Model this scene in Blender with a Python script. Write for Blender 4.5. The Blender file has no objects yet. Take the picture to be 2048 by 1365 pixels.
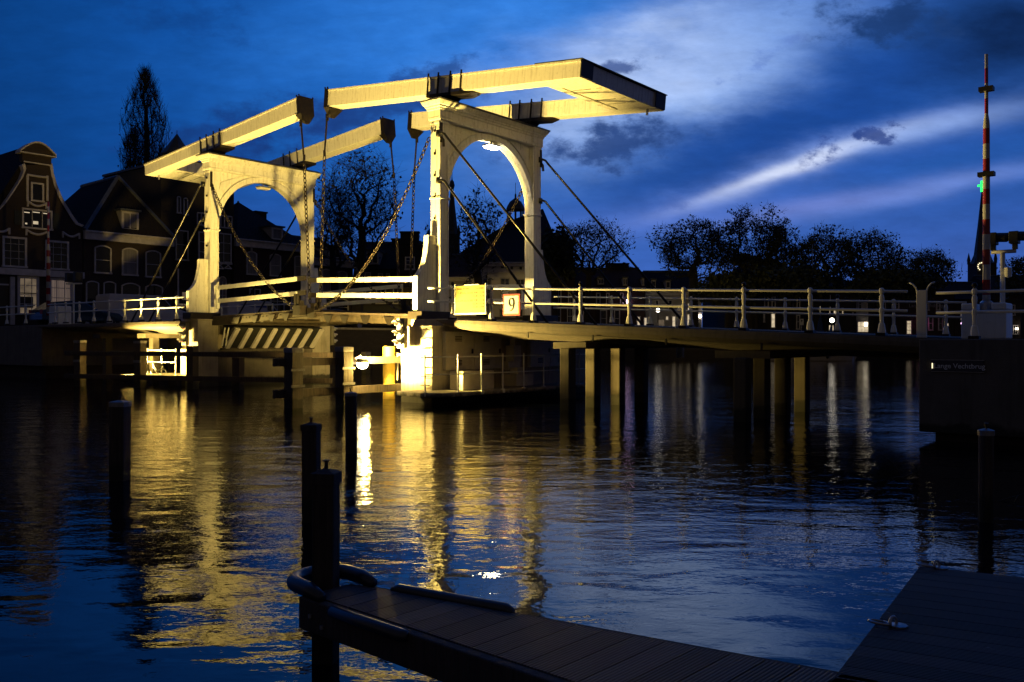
import bpy, bmesh, math, random
import numpy as np
from mathutils import Vector, Matrix, noise as mnoise

random.seed(7)
SC = bpy.context.scene
COL = SC.collection
# ------------------------------------------------------------------ frames
F_PX, CX, YH, H = 1770.0, 1024.0, 682.0, 1.9      # camera: focal in px of the 2048 px photo, eye 1.9 m above water
PHI = math.atan2(-.629, .777)                      # bridge axis: local x = along the bridge (to the right bank)
UX, UY = math.cos(PHI), math.sin(PHI)
VX, VY = -UY, UX
OX, OY = -2.378, 28.443                            # corner of the right hand portal
def B2W(p): return (OX + p[0]*UX + p[1]*VX, OY + p[0]*UY + p[1]*VY, p[2])
def ray(x): return (x - CX) / F_PX
def zat(y, D): return H + (YH - y) / F_PX * D
class FacB:                                        # facade plane u = d in the bridge frame, outward normal +u
    frame = 'B'
    def __init__(s, d): s.d = d
    def pt(s, a, n, z): return (s.d + n, a, z)
    def px(s, x, y):
        k = ray(x); bx = OX + s.d*UX; by = OY + s.d*UY
        v = (k*by - bx) / (VX - k*VY); D = by + v*VY
        return v, zat(y, D)
class FacW:                                        # facade plane Y = d in the world frame, outward normal -Y
    frame = 'W'
    def __init__(s, d): s.d = d
    def pt(s, a, n, z): return (a, s.d - n, z)
    def px(s, x, y): return ray(x)*s.d, zat(y, s.d)

# ------------------------------------------------------------------ node helpers and materials
def nd(nt, t, **kw):
    n = nt.nodes.new(t)
    for k, v in kw.items(): setattr(n, k, v)
    return n
def mth(nt, op, a, b=None, c=None, clamp=False):
    n = nt.nodes.new('ShaderNodeMath'); n.operation = op; n.use_clamp = clamp
    for i, v in enumerate((a, b, c)):
        if v is None: continue
        if isinstance(v, (int, float)): n.inputs[i].default_value = v
        else: nt.links.new(v, n.inputs[i])
    return n.outputs[0]
def mixc(nt, f, a, b, blend='MIX'):
    n = nt.nodes.new('ShaderNodeMix'); n.data_type = 'RGBA'; n.blend_type = blend
    for i, v in ((0, f), (6, a), (7, b)):
        if isinstance(v, (int, float)): n.inputs[i].default_value = v
        elif isinstance(v, tuple): n.inputs[i].default_value = v if len(v) == 4 else v + (1,)
        else: nt.links.new(v, n.inputs[i])
    return n.outputs[2]
def noise(nt, vec, scale, detail=4, rough=.55, dist=0):
    n = nd(nt, 'ShaderNodeTexNoise'); n.inputs['Scale'].default_value = scale
    n.inputs['Detail'].default_value = detail; n.inputs['Roughness'].default_value = rough
    n.inputs['Distortion'].default_value = dist
    if vec is not None: nt.links.new(vec, n.inputs['Vector'])
    return n.outputs[0]
def mapping(nt, vec, scale=(1,1,1), rot=(0,0,0)):
    n = nd(nt, 'ShaderNodeMapping'); n.inputs['Scale'].default_value = scale; n.inputs['Rotation'].default_value = rot
    nt.links.new(vec, n.inputs['Vector']); return n.outputs[0]
def ramp(nt, fac, stops):
    n = nd(nt, 'ShaderNodeValToRGB'); cr = n.color_ramp
    while len(cr.elements) < len(stops): cr.elements.new(.5)
    for e, (p, c) in zip(cr.elements, stops):
        e.position = p; e.color = c if len(c) == 4 else tuple(c) + (1,)
    nt.links.new(fac, n.inputs[0]); return n.outputs[0]
def bump(nt, height, strength, dist):
    n = nd(nt, 'ShaderNodeBump'); n.inputs['Strength'].default_value = strength; n.inputs['Distance'].default_value = dist
    nt.links.new(height, n.inputs['Height']); return n.outputs[0]
def newmat(name):
    m = bpy.data.materials.new(name); m.use_nodes = True
    nt = m.node_tree; bs = nt.nodes['Principled BSDF']
    tc = nd(nt, 'ShaderNodeTexCoord')
    return m, nt, bs, tc.outputs['Object']
def basic(name, c1, c2=None, rough=.6, metal=0., scale=4., bstr=.3, bdist=.01, stretch=(1,1,1), detail=5, spec=.5):
    m, nt, bs, ob = newmat(name)
    c2 = c2 or tuple(x*.6 for x in c1)
    v = mapping(nt, ob, stretch)
    n = noise(nt, v, scale, detail, .6)
    f = ramp(nt, n, [(.32, (0,0,0)), (.68, (1,1,1))])
    nt.links.new(mixc(nt, f, c1 + (1,), c2 + (1,)), bs.inputs['Base Color'])
    bs.inputs['Roughness'].default_value = rough; bs.inputs['Metallic'].default_value = metal
    bs.inputs['Specular IOR Level'].default_value = spec
    if bstr: nt.links.new(bump(nt, noise(nt, v, scale*5, 4), bstr, bdist), bs.inputs['Normal'])
    return m
def emis(name, col, strength, scale=3., lo=.6, stretch=(1,1,1)):
    m, nt, bs, ob = newmat(name)
    n = noise(nt, mapping(nt, ob, stretch), scale, 3)
    f = mth(nt, 'MULTIPLY_ADD', n, (1-lo)*2, lo - (1-lo)*.5)
    bs.inputs['Base Color'].default_value = (.05,.05,.05,1)
    bs.inputs['Emission Color'].default_value = col + (1,)
    nt.links.new(mth(nt, 'MULTIPLY', f, strength), bs.inputs['Emission Strength'])
    return m
M = {}
def wetband(nt, ob, col, top=.42, dark=(.012,.013,.009)):
    g = nd(nt, 'ShaderNodeNewGeometry'); sp = nd(nt, 'ShaderNodeSeparateXYZ'); nt.links.new(g.outputs['Position'], sp.inputs[0])
    h = mth(nt, 'SUBTRACT', sp.outputs[2], mth(nt, 'MULTIPLY', noise(nt, ob, 3.5, 5), .30))
    mr = nd(nt, 'ShaderNodeMapRange'); mr.interpolation_type = 'SMOOTHSTEP'; nt.links.new(h, mr.inputs[0])
    mr.inputs[1].default_value = top-.18; mr.inputs[2].default_value = top-.30; mr.inputs[3].default_value = 0; mr.inputs[4].default_value = .88
    return mixc(nt, mr.outputs[0], col, dark + (1,))
# painted timber / steel of the drawbridge: off white with streaks of grime running down
def paint(name, c1, c2, amount):
    m, nt, bs, ob = newmat(name)
    st = noise(nt, mapping(nt, ob, (5, 5, .35)), 2.2, 6, .65)
    sp = noise(nt, ob, 9, 6, .6)
    f = mth(nt, 'MULTIPLY', ramp(nt, st, [(.5, (0,0,0)), (.78, (1,1,1))]), amount)
    col = mixc(nt, f, c1 + (1,), c2 + (1,))
    col = mixc(nt, mth(nt, 'MULTIPLY', ramp(nt, sp, [(.55, (0,0,0)), (.8, (1,1,1))]), amount*.6), col, tuple(x*.75 for x in c2) + (1,))
    nt.links.new(col, bs.inputs['Base Color'])
    bs.inputs['Roughness'].default_value = .42
    g = noise(nt, mapping(nt, ob, (1, 1, 1)), 14, 5)
    nt.links.new(bump(nt, g, .25, .006), bs.inputs['Normal'])
    return m
M['white'] = paint('white_paint', (.82,.80,.75), (.36,.32,.26), .8)
M['white_rail'] = paint('rail_paint', (.74,.74,.72), (.40,.37,.33), .4)
M['trim'] = basic('cream_trim', (.66,.61,.63), (.48,.44,.45), .6, scale=3)
M['iron'] = basic('black_iron', (.011,.010,.011), (.026,.019,.014), .45, .5, 7, .4, .004)
M['chain'] = basic('chain_steel', (.030,.025,.021), (.055,.042,.03), .38, .8, 20, .2, .003)
M['rod'] = basic('rod_steel', (.012,.012,.013), (.022,.019,.017), .3, .2, 6, .1, .002)
M['slate'] = basic('lead_cap', (.03,.03,.035), (.05,.05,.05), .6)
M['rust'] = basic('riveted_steel', (.06,.045,.03), (.03,.024,.018), .6, .2, 6, .5, .008)
def concrete(name, c1, c2, c3):
    m, nt, bs, ob = newmat(name)
    a = noise(nt, ob, 1.3, 8, .65); b = noise(nt, mapping(nt, ob, (6, 6, .5)), 1.5, 6, .6); g = noise(nt, ob, 60, 3)
    col = mixc(nt, ramp(nt, a, [(.35, (0,0,0)), (.65, (1,1,1))]), c1 + (1,), c2 + (1,))
    col = mixc(nt, mth(nt, 'MULTIPLY', ramp(nt, b, [(.5, (0,0,0)), (.75, (1,1,1))]), .6), col, c3 + (1,))
    col = wetband(nt, ob, col)
    nt.links.new(col, bs.inputs['Base Color']); bs.inputs['Roughness'].default_value = .85
    nt.links.new(bump(nt, mth(nt, 'ADD', mth(nt, 'MULTIPLY', a, 2), g), .45, .012), bs.inputs['Normal'])
    return m
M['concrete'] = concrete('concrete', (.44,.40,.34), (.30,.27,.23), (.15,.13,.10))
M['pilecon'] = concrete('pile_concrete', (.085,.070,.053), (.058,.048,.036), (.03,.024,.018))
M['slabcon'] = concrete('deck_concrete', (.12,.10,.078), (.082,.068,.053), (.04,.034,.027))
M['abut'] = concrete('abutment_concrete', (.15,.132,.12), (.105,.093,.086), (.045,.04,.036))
M['cabinet'] = basic('cabinet_paint', (.60,.55,.46), (.50,.45,.38), .5, scale=5)
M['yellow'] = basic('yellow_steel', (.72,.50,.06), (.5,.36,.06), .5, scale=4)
def timber(name, c1, c2):
    m, nt, bs, ob = newmat(name)
    v = mapping(nt, ob, (9, 9, .6)); g = noise(nt, v, 3, 8, .7, .4)
    col = mixc(nt, ramp(nt, g, [(.35, (0,0,0)), (.62, (1,1,1))]), c1 + (1,), c2 + (1,))
    big = noise(nt, ob, 1.6, 4)
    col = mixc(nt, mth(nt, 'MULTIPLY', big, .5), col, tuple(x*.4 for x in c2) + (1,))
    col = wetband(nt, ob, col, .36)
    nt.links.new(col, bs.inputs['Base Color']); bs.inputs['Roughness'].default_value = .8
    nt.links.new(bump(nt, g, .9, .02), bs.inputs['Normal'])
    return m
M['timber'] = timber('weathered_timber', (.13,.10,.075), (.06,.045,.035))
M['darktimber'] = timber('wet_timber', (.095,.068,.058), (.035,.026,.023))
M['cap'] = basic('zinc_cap', (.26,.25,.26), (.16,.15,.16), .45, .4, 8, .2, .003)
M['pipe'] = basic('fender_plastic', (.015,.017,.025), (.03,.032,.045), .28, 0, 5, .1, .003)
M['galv'] = basic('galvanised', (.42,.42,.45), (.25,.25,.27), .35, .8, 18, .3, .003)
def decking(name, axis, c1, c2):
    m, nt, bs, ob = newmat(name)
    sp = nd(nt, 'ShaderNodeSeparateXYZ'); nt.links.new(ob, sp.inputs[0])
    t = sp.outputs[axis]
    w = mth(nt, 'ABSOLUTE', mth(nt, 'SINE', mth(nt, 'MULTIPLY', t, math.pi/.01975)))
    st = [1,1,1]; st[axis] = 14
    g = noise(nt, mapping(nt, ob, tuple(st)), 2.5, 7, .65)
    pl = mth(nt, 'FLOOR', mth(nt, "DIVIDE", t, .158))
    wn = nd(nt, 'ShaderNodeTexWhiteNoise', noise_dimensions='1D'); nt.links.new(pl, wn.inputs['W'])
    col = mixc(nt, g, c1 + (1,), c2 + (1,))
    col = mixc(nt, mth(nt, 'MULTIPLY', wn.outputs[0], .85), col, tuple(x*.45 for x in c2) + (1,))
    col = mixc(nt, ramp(nt, w, [(.0, (.85,)*3), (.55, (0,0,0))]), col, (.004,.004,.004,1))  # groove shade painted into the colour, on top of the bump
    spot = ramp(nt, noise(nt, ob, 13, 2), [(.74, (0,0,0)), (.78, (1,1,1))])
    col = mixc(nt, mth(nt, 'MULTIPLY', spot, .5), col, (.2,.2,.22,1))
    nt.links.new(col, bs.inputs['Base Color']); bs.inputs['Roughness'].default_value = .62
    bs.inputs['Specular IOR Level'].default_value = .22
    h = mth(nt, 'ADD', w, mth(nt, 'MULTIPLY', g, .5))
    nt.links.new(bump(nt, h, .9, .006), bs.inputs['Normal'])
    return m
M['deckx'] = decking('grooved_decking', 0, (.20,.155,.13), (.08,.062,.055))
M['decky'] = decking('pontoon_decking', 1, (.10,.08,.075), (.035,.028,.028))
def brick(name, c1, c2, mort, sc=1.):
    m, nt, bs, ob = newmat(name)
    sp = nd(nt, 'ShaderNodeSeparateXYZ'); nt.links.new(ob, sp.inputs[0])
    cb = nd(nt, 'ShaderNodeCombineXYZ')
    nt.links.new(mth(nt, 'ADD', sp.outputs[0], sp.outputs[1]), cb.inputs[0]); nt.links.new(sp.outputs[2], cb.inputs[1])
    b = nd(nt, 'ShaderNodeTexBrick'); nt.links.new(cb.outputs[0], b.inputs['Vector'])
    b.inputs['Scale'].default_value = 1; b.inputs['Brick Width'].default_value = .22*sc; b.inputs['Row Height'].default_value = .065*sc
    b.inputs['Mortar Size'].default_value = .006
    b.inputs['Color1'].default_value = c1 + (1,); b.inputs['Color2'].default_value = c2 + (1,); b.inputs['Mortar'].default_value = mort + (1,)
    n = noise(nt, ob, .8, 6)
    col = mixc(nt, mth(nt, 'MULTIPLY', n, .6), b.outputs[0], tuple(x*.45 for x in c2) + (1,))
    nt.links.new(col, bs.inputs['Base Color']); bs.inputs['Roughness'].default_value = .9
    nt.links.new(bump(nt, b.outputs[1], .4, -.006), bs.inputs['Normal'])
    return m
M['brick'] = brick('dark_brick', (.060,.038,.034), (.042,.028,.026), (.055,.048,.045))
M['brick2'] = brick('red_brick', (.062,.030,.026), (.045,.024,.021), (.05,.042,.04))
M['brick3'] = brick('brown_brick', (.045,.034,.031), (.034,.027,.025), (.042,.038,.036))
M['stucco'] = basic('white_stucco', (.62,.58,.60), (.50,.47,.49), .8, scale=1.2)
M['stucco2'] = basic('grey_stucco', (.42,.39,.38), (.32,.30,.30), .8, scale=1.2)
def tiles(name, c1, c2):
    m, nt, bs, ob = newmat(name)
    sp = nd(nt, 'ShaderNodeSeparateXYZ'); nt.links.new(ob, sp.inputs[0])
    a = mth(nt, 'ABSOLUTE', mth(nt, 'SINE', mth(nt, 'MULTIPLY', mth(nt, 'ADD', sp.outputs[0], sp.outputs[1]), math.pi/.24)))
    z = mth(nt, 'FRACT', mth(nt, 'MULTIPLY', sp.outputs[2], 3.6))
    n = noise(nt, ob, 2.2, 6, .7)
    nt.links.new(mixc(nt, n, c1 + (1,), c2 + (1,)), bs.inputs['Base Color']); bs.inputs['Roughness'].default_value = .9; bs.inputs['Specular IOR Level'].default_value = .15
    nt.links.new(bump(nt, mth(nt, 'ADD', a, z), .8, .04), bs.inputs['Normal'])
    return m
M['tiles'] = tiles('roof_tiles', (.026,.022,.024), (.016,.014,.016))
M['tiles2'] = tiles('red_roof_tiles', (.07,.038,.03), (.035,.022,.02))
M['lead'] = basic('ridge_lead', (.10,.11,.13), (.07,.075,.085), .5, .2)
M['glass'] = basic('dark_glass', (.008,.009,.011), (.012,.012,.014), .08, 0, 2, 0, spec=.6)
M['curtain'] = basic('net_curtain', (.30,.28,.30), (.16,.15,.16), .9, 0, 2.4, .5, .02, (9, 9, .2))
M['door'] = basic('dark_door', (.02,.017,.017), (.03,.024,.02), .5)
M['shutter'] = basic('shutter_paint', (.012,.016,.014), (.02,.022,.02), .6)
M['lit_warm'] = emis('lit_room', (1.,.74,.48), .16, 2.0, .35)
M['lit_curtain'] = emis('lit_curtain', (1.,.72,.60), .13, 2.2, .45, (8, 8, .25))
M['lit_bright'] = emis('bright_room', (1.,.80,.52), .9, 2.5, .4)
M['lit_spots'] = None
M['globe'] = emis('lamp_globe', (1.,.90,.72), 7, 1, .9)
M['globe_small'] = emis('wall_lamp', (1.,.86,.62), 6, 1, .9)
M['purple'] = emis('purple_lamp', (1.,.62,1.), 7, 1, .9)
M['magenta'] = emis('magenta_sign', (1.,.12,.55), 3.5, 1, .9)
M['green'] = emis('green_cross', (.02,1.,.10), 2.6, 1, .95)
M['clock'] = emis('clock_marks', (1.,.86,.5), 1.6, 1, .9)
M['red_light'] = emis('red_signal', (1.,.05,.08), 1.6, 1, .9)
M['flood'] = emis('flood_lens', (1.,.84,.48), 34, 1, .95)
M['arch'] = emis('arch_lens', (1.,.93,.75), 32, 1, .95)
M['lampoff'] = basic('opal_cover', (.75,.72,.62), (.65,.6,.5), .4, bstr=0)
M['asphalt'] = basic('asphalt', (.05,.05,.052), (.035,.035,.037), .85, 0, 8, .6, .01)
M['ground'] = basic('paving', (.06,.052,.048), (.035,.032,.030), .9, 0, 2, .5, .02)
M['grass'] = basic('grass_bank', (.025,.038,.014), (.014,.022,.010), .95, 0, 6, 1., .05)
M['quay'] = brick('quay_brick', (.055,.042,.035), (.035,.028,.025), (.05,.045,.04), 1.6)
M['bark'] = basic('bark', (.030,.024,.020), (.016,.013,.012), .95, 0, 5, .8, .02, (3,3,.6))
def leafmat(name, a, b):
    m, nt, bs, ob = newmat(name)
    n = noise(nt, ob, 1.1, 3)
    nt.links.new(mixc(nt, n, a + (1,), b + (1,)), bs.inputs['Base Color']); bs.inputs['Roughness'].default_value = .7
    return m
M['leaf'] = leafmat('leaves', (.030,.042,.016), (.055,.060,.022))
M['leaf2'] = leafmat('young_leaves', (.042,.034,.018), (.028,.024,.014))
M['red'] = basic('red_paint', (.42,.02,.025), (.30,.015,.02), .4, scale=6, bstr=.1)
M['signred'] = basic('sign_red', (.50,.05,.05), (.42,.05,.05), .45, bstr=0)
M['signwhite'] = basic('sign_white', (.78,.76,.70), (.74,.72,.66), .4, bstr=0)
M['signyellow'] = basic('timetable_board', (.27,.235,.075), (.25,.215,.07), .35, bstr=0)
M['ink'] = basic('black_ink', (.015,.015,.015), (.02,.02,.02), .6, bstr=0)
M['inkbrown'] = basic('faded_ink', (.09,.045,.02), (.11,.06,.03), .6, bstr=0)
M['enamel'] = basic('dark_enamel', (.012,.016,.05), (.010,.014,.04), .3, bstr=0)
M['enamelwhite'] = basic('enamel_white', (.75,.76,.80), (.7,.7,.75), .4, bstr=0)
M['carblue'] = basic('car_blue', (.02,.05,.10), (.018,.045,.09), .15, .4, bstr=0)
M['vanwhite'] = basic('van_white', (.50,.47,.50), (.45,.42,.45), .3, bstr=0)
M['stripe'] = basic('blue_stripe', (.03,.06,.30), (.03,.05,.25), .3, bstr=0)
M['rubber'] = basic('rubber', (.012,.012,.012), (.02,.02,.02), .8)
M['plastic'] = basic('signal_black', (.012,.012,.013), (.02,.02,.02), .5)
M['signalgrey'] = basic('signal_grey', (.16,.15,.12), (.12,.11,.09), .55)
M['hood'] = basic('hood_grey', (.30,.30,.31), (.2,.2,.2), .45)
M['hull'] = basic('boat_hull', (.42,.37,.36), (.36,.31,.30), .35, bstr=.05)
M['boatblue'] = basic('boat_deck_paint', (.10,.20,.45), (.09,.17,.40), .3, bstr=.05)
M['canvas'] = basic('blue_canvas', (.03,.06,.22), (.02,.04,.15), .8, scale=6)
M['twig'] = basic('driftwood', (.02,.018,.017), (.03,.025,.022), .8)
def stripes():
    m, nt, bs, ob = newmat('barrier_stripes')
    sp = nd(nt, 'ShaderNodeSeparateXYZ'); nt.links.new(ob, sp.inputs[0])
    k = mth(nt, 'MODULO', mth(nt, 'FLOOR', mth(nt, 'DIVIDE', mth(nt, 'ADD', sp.outputs[2], .02), .325)), 2)
    n = noise(nt, ob, 9, 4)
    c = mixc(nt, k, (.55,.54,.54,1), (.33,.012,.015,1))
    c = mixc(nt, mth(nt, 'MULTIPLY', n, .25), c, (.1,.09,.09,1))
    nt.links.new(c, bs.inputs['Base Color']); bs.inputs['Roughness'].default_value = .35
    return m
M['stripes'] = stripes()
def water():
    m, nt, bs, ob = newmat('river_water')
    bs.inputs['Base Color'].default_value = (.0018,.0030,.0050,1); bs.inputs['IOR'].default_value = 1.46
    bs.inputs['Roughness'].default_value = .022
    sp = nd(nt, 'ShaderNodeSeparateXYZ'); nt.links.new(ob, sp.inputs[0])
    calm = nd(nt, 'ShaderNodeMapRange'); calm.interpolation_type = 'SMOOTHSTEP'
    nt.links.new(sp.outputs[1], calm.inputs[0])
    for i, v in enumerate((4.0, 14.0, .22, 1.0)): calm.inputs[1+i].default_value = v
    patch = ramp(nt, noise(nt, mapping(nt, ob, (.6, 1, 1)), .16, 3, .5), [(.30, (.55,)*3), (.62, (1,)*3)])
    amp = mth(nt, 'MULTIPLY', calm.outputs[0], patch)
    big = noise(nt, mapping(nt, ob, (.55, 1.0, 1), (0, 0, .25)), 1.25, 2, .5, .5)
    mid = noise(nt, mapping(nt, ob, (.6, 1.0, 1), (0, 0, -.2)), 5.6, 3, .5, .3)
    fine = noise(nt, mapping(nt, ob, (.7, 1, 1)), 19, 2, .5)
    h = mth(nt, 'ADD', mth(nt, 'MULTIPLY', big, .024), mth(nt, 'MULTIPLY', mth(nt, 'MULTIPLY', mid, .0110), amp))
    h = mth(nt, 'ADD', h, mth(nt, 'MULTIPLY', mth(nt, 'MULTIPLY', fine, .0042), amp))
    b = nd(nt, 'ShaderNodeBump'); b.inputs['Strength'].default_value = 1; b.inputs['Distance'].default_value = 1.0
    nt.links.new(h, b.inputs['Height']); nt.links.new(b.outputs[0], bs.inputs['Normal'])
    return m
M['water'] = water()

# ------------------------------------------------------------------ mesh builder
BASE = {}
class MB:
    def __init__(s): s.v = []; s.f = []
    def hexa(s, p):                       # 8 points: bottom ring 0-3, top ring 4-7
        i = len(s.v); s.v += [tuple(q) for q in p]
        for q in ((0,3,2,1),(4,5,6,7),(0,1,5,4),(1,2,6,5),(2,3,7,6),(3,0,4,7)): s.f.append(tuple(i+k for k in q))
        return s
    def box(s, x0, x1, y0, y1, z0, z1, fn=None):
        p = [(x0,y0,z0),(x1,y0,z0),(x1,y1,z0),(x0,y1,z0),(x0,y0,z1),(x1,y0,z1),(x1,y1,z1),(x0,y1,z1)]
        return s.hexa([fn(*q) for q in p] if fn else p)
    def fbox(s, F, a0, a1, n0, n1, z0, z1): return s.box(a0, a1, n0, n1, z0, z1, F.pt)
    def face(s, pts):
        i = len(s.v); s.v += [tuple(q) for q in pts]; s.f.append(tuple(range(i, i+len(pts)))); return s
    def loft(s, rings, closed=True, caps=True):
        i = len(s.v); n = len(rings[0])
        for r in rings: s.v += [tuple(q) for q in r]
        for k in range(len(rings)-1):
            for j in range(n if closed else n-1):
                a = i + k*n + j; b = i + k*n + (j+1) % n
                s.f.append((a, b, b+n, a+n))
        if caps:
            s.f.append(tuple(i + j for j in range(n))[::-1]); s.f.append(tuple(i + (len(rings)-1)*n + j for j in range(n)))
        return s
    def prism(s, poly, d0, d1, fn):       # poly in (a, z), extruded d0..d1; fn(a, d, z)
        return s.loft([[fn(a, d0, z) for a, z in poly], [fn(a, d1, z) for a, z in poly]])
    def tube(s, pts, r, n=6, caps=True):
        pts = [Vector(p) for p in pts]; rings = []
        rs = r if isinstance(r, (list, tuple)) else [r]*len(pts)
        ref = None
        for k, p in enumerate(pts):
            t = (pts[min(k+1, len(pts)-1)] - pts[max(k-1, 0)]).normalized()
            if ref is None:
                ref = t.orthogonal().normalized()
            else:
                ref = (ref - t*ref.dot(t)); ref = ref.normalized() if ref.length > 1e-6 else t.orthogonal().normalized()
            b = t.cross(ref)
            rings.append([p + (ref*math.cos(2*math.pi*j/n) + b*math.sin(2*math.pi*j/n))*rs[k] for j in range(n)])
        return s.loft(rings, True, caps)
    def lathe(s, c, prof, n=8, rot=None):  # prof: (r, z)
        rot = math.pi/n if rot is None else rot
        return s.loft([[(c[0]+r*math.cos(2*math.pi*j/n+rot), c[1]+r*math.sin(2*math.pi*j/n+rot), c[2]+z) for j in range(n)] for r, z in prof])
    def ball(s, c, r, n=8, m=5, sz=1.):
        return s.lathe(c, [(max(r*math.sin(math.pi*k/m), .001), -r*sz*math.cos(math.pi*k/m)) for k in range(m+1)], n)
    def link(s, p, q, r, w, flip):         # one oval chain link from p to q
        p = Vector(p); q = Vector(q); t = (q-p).normalized(); L = (q-p).length
        sd = t.orthogonal().normalized()
        if abs(t.z) < .999:
            sd = t.cross(Vector((0,0,1))).normalized()
        if flip: sd = t.cross(sd).normalized()
        c = (p+q)/2; nn = 8; loop = []
        for k in range(nn):
            a = 2*math.pi*k/nn
            loop.append(c + t*(L*.66*math.cos(a)) + sd*(w*math.sin(a)))
        i = len(s.v); m = 5; up = t.cross(sd)
        for k in range(nn):
            out = (loop[k]-c).normalized()
            for j in range(m):
                b = 2*math.pi*j/m
                s.v.append(tuple(loop[k] + out*(r*math.cos(b)) + up*(r*math.sin(b))))
        for k in range(nn):
            for j in range(m):
                k2 = (k+1) % nn; j2 = (j+1) % m
                s.f.append((i+k*m+j, i+k2*m+j, i+k2*m+j2, i+k*m+j2))
        return s
    def mesh(s, name, mat, base=(0,0,0), smooth=False, recalc=True):
        me = bpy.data.meshes.new(name)
        me.from_pydata([(x-base[0], y-base[1], z-base[2]) for x, y, z in s.v], [], s.f)
        if recalc:
            bm = bmesh.new(); bm.from_mesh(me); bmesh.ops.recalc_face_normals(bm, faces=bm.faces[:]); bm.to_mesh(me); bm.free()
        me.materials.append(M[mat] if isinstance(mat, str) else mat)
        if smooth:
            for p in me.polygons: p.use_smooth = True
        return me
    def part(s, name, mat, parent, smooth=False, bevel=0, label=None, recalc=True):
        b = BASE[parent.name]
        o = bpy.data.objects.new(name, s.mesh(name, mat, b, smooth, recalc)); COL.objects.link(o); o.parent = parent
        BASE[o.name] = b
        if bevel:
            md = o.modifiers.new('bevel', 'BEVEL'); md.width = bevel; md.segments = 2; md.limit_method = 'ANGLE'
        if label: o['label'] = label
        return o
def tagit(o, label=None, cat=None, group=None, kind=None):
    if label: o['label'] = label
    if cat: o['category'] = cat
    if group: o['group'] = group
    if kind: o['kind'] = kind
    return o
def place(o, at, frame, tilt=0., spin=0.):
    if frame == 'B': o.location = B2W(at); o.rotation_euler = (0, tilt, PHI + spin)
    else: o.location = at; o.rotation_euler = (0, tilt, spin)
def thing(name, label, cat, at=(0,0,0), frame='B', group=None, tilt=0., spin=0.):
    o = bpy.data.objects.new(name, None); COL.objects.link(o); o.empty_display_size = .2
    place(o, at, frame, tilt, spin); BASE[o.name] = tuple(at)
    return tagit(o, label, cat, group)
def solo(mb, name, mat, label, cat, at=(0,0,0), frame='B', group=None, kind=None, smooth=False, bevel=0):
    o = bpy.data.objects.new(name, mb.mesh(name, mat, at, smooth)); COL.objects.link(o)
    place(o, at, frame); BASE[o.name] = tuple(at)
    if bevel:
        md = o.modifiers.new('bevel', 'BEVEL'); md.width = bevel; md.segments = 2; md.limit_method = 'ANGLE'
    return tagit(o, label, cat, group, kind)
def copy_tree(o, parent=None):
    c = o.copy(); COL.objects.link(c)
    if parent: c.parent = parent
    BASE[c.name] = BASE[o.name]
    for ch in list(o.children): copy_tree(ch, c)
    return c
def text_part(txt, size, mat, parent, origin, right, up, align='LEFT', depth=.002, bold=0.):
    cu = bpy.data.curves.new('lettering', 'FONT'); cu.body = txt; cu.size = size; cu.align_x = align
    cu.extrude = depth; cu.offset = bold
    t = bpy.data.objects.new('lettering_curve', cu); COL.objects.link(t)
    bpy.context.view_layer.update()
    me = bpy.data.meshes.new_from_object(t.evaluated_get(bpy.context.evaluated_depsgraph_get()))
    bpy.data.objects.remove(t, do_unlink=True); bpy.data.curves.remove(cu)
    R, U_ = Vector(right).normalized(), Vector(up).normalized(); N = R.cross(U_)
    b = Vector(BASE[parent.name])
    for v in me.vertices: v.co = Vector(origin) - b + R*v.co.x + U_*v.co.y + N*v.co.z
    me.materials.clear(); me.materials.append(M[mat])
    o = bpy.data.objects.new('lettering', me); COL.objects.link(o); o.parent = parent; BASE[o.name] = tuple(b)
    return o
# ================================================================== THE DRAWBRIDGE
def zdr(u): return 2.59 - .0425*u          # deck of the right hand approach falls towards the bank
ZDL = 2.70
VC = 2.95; AR = 2.28; ZS = 6.62            # arch centre, radius, springing height

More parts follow.
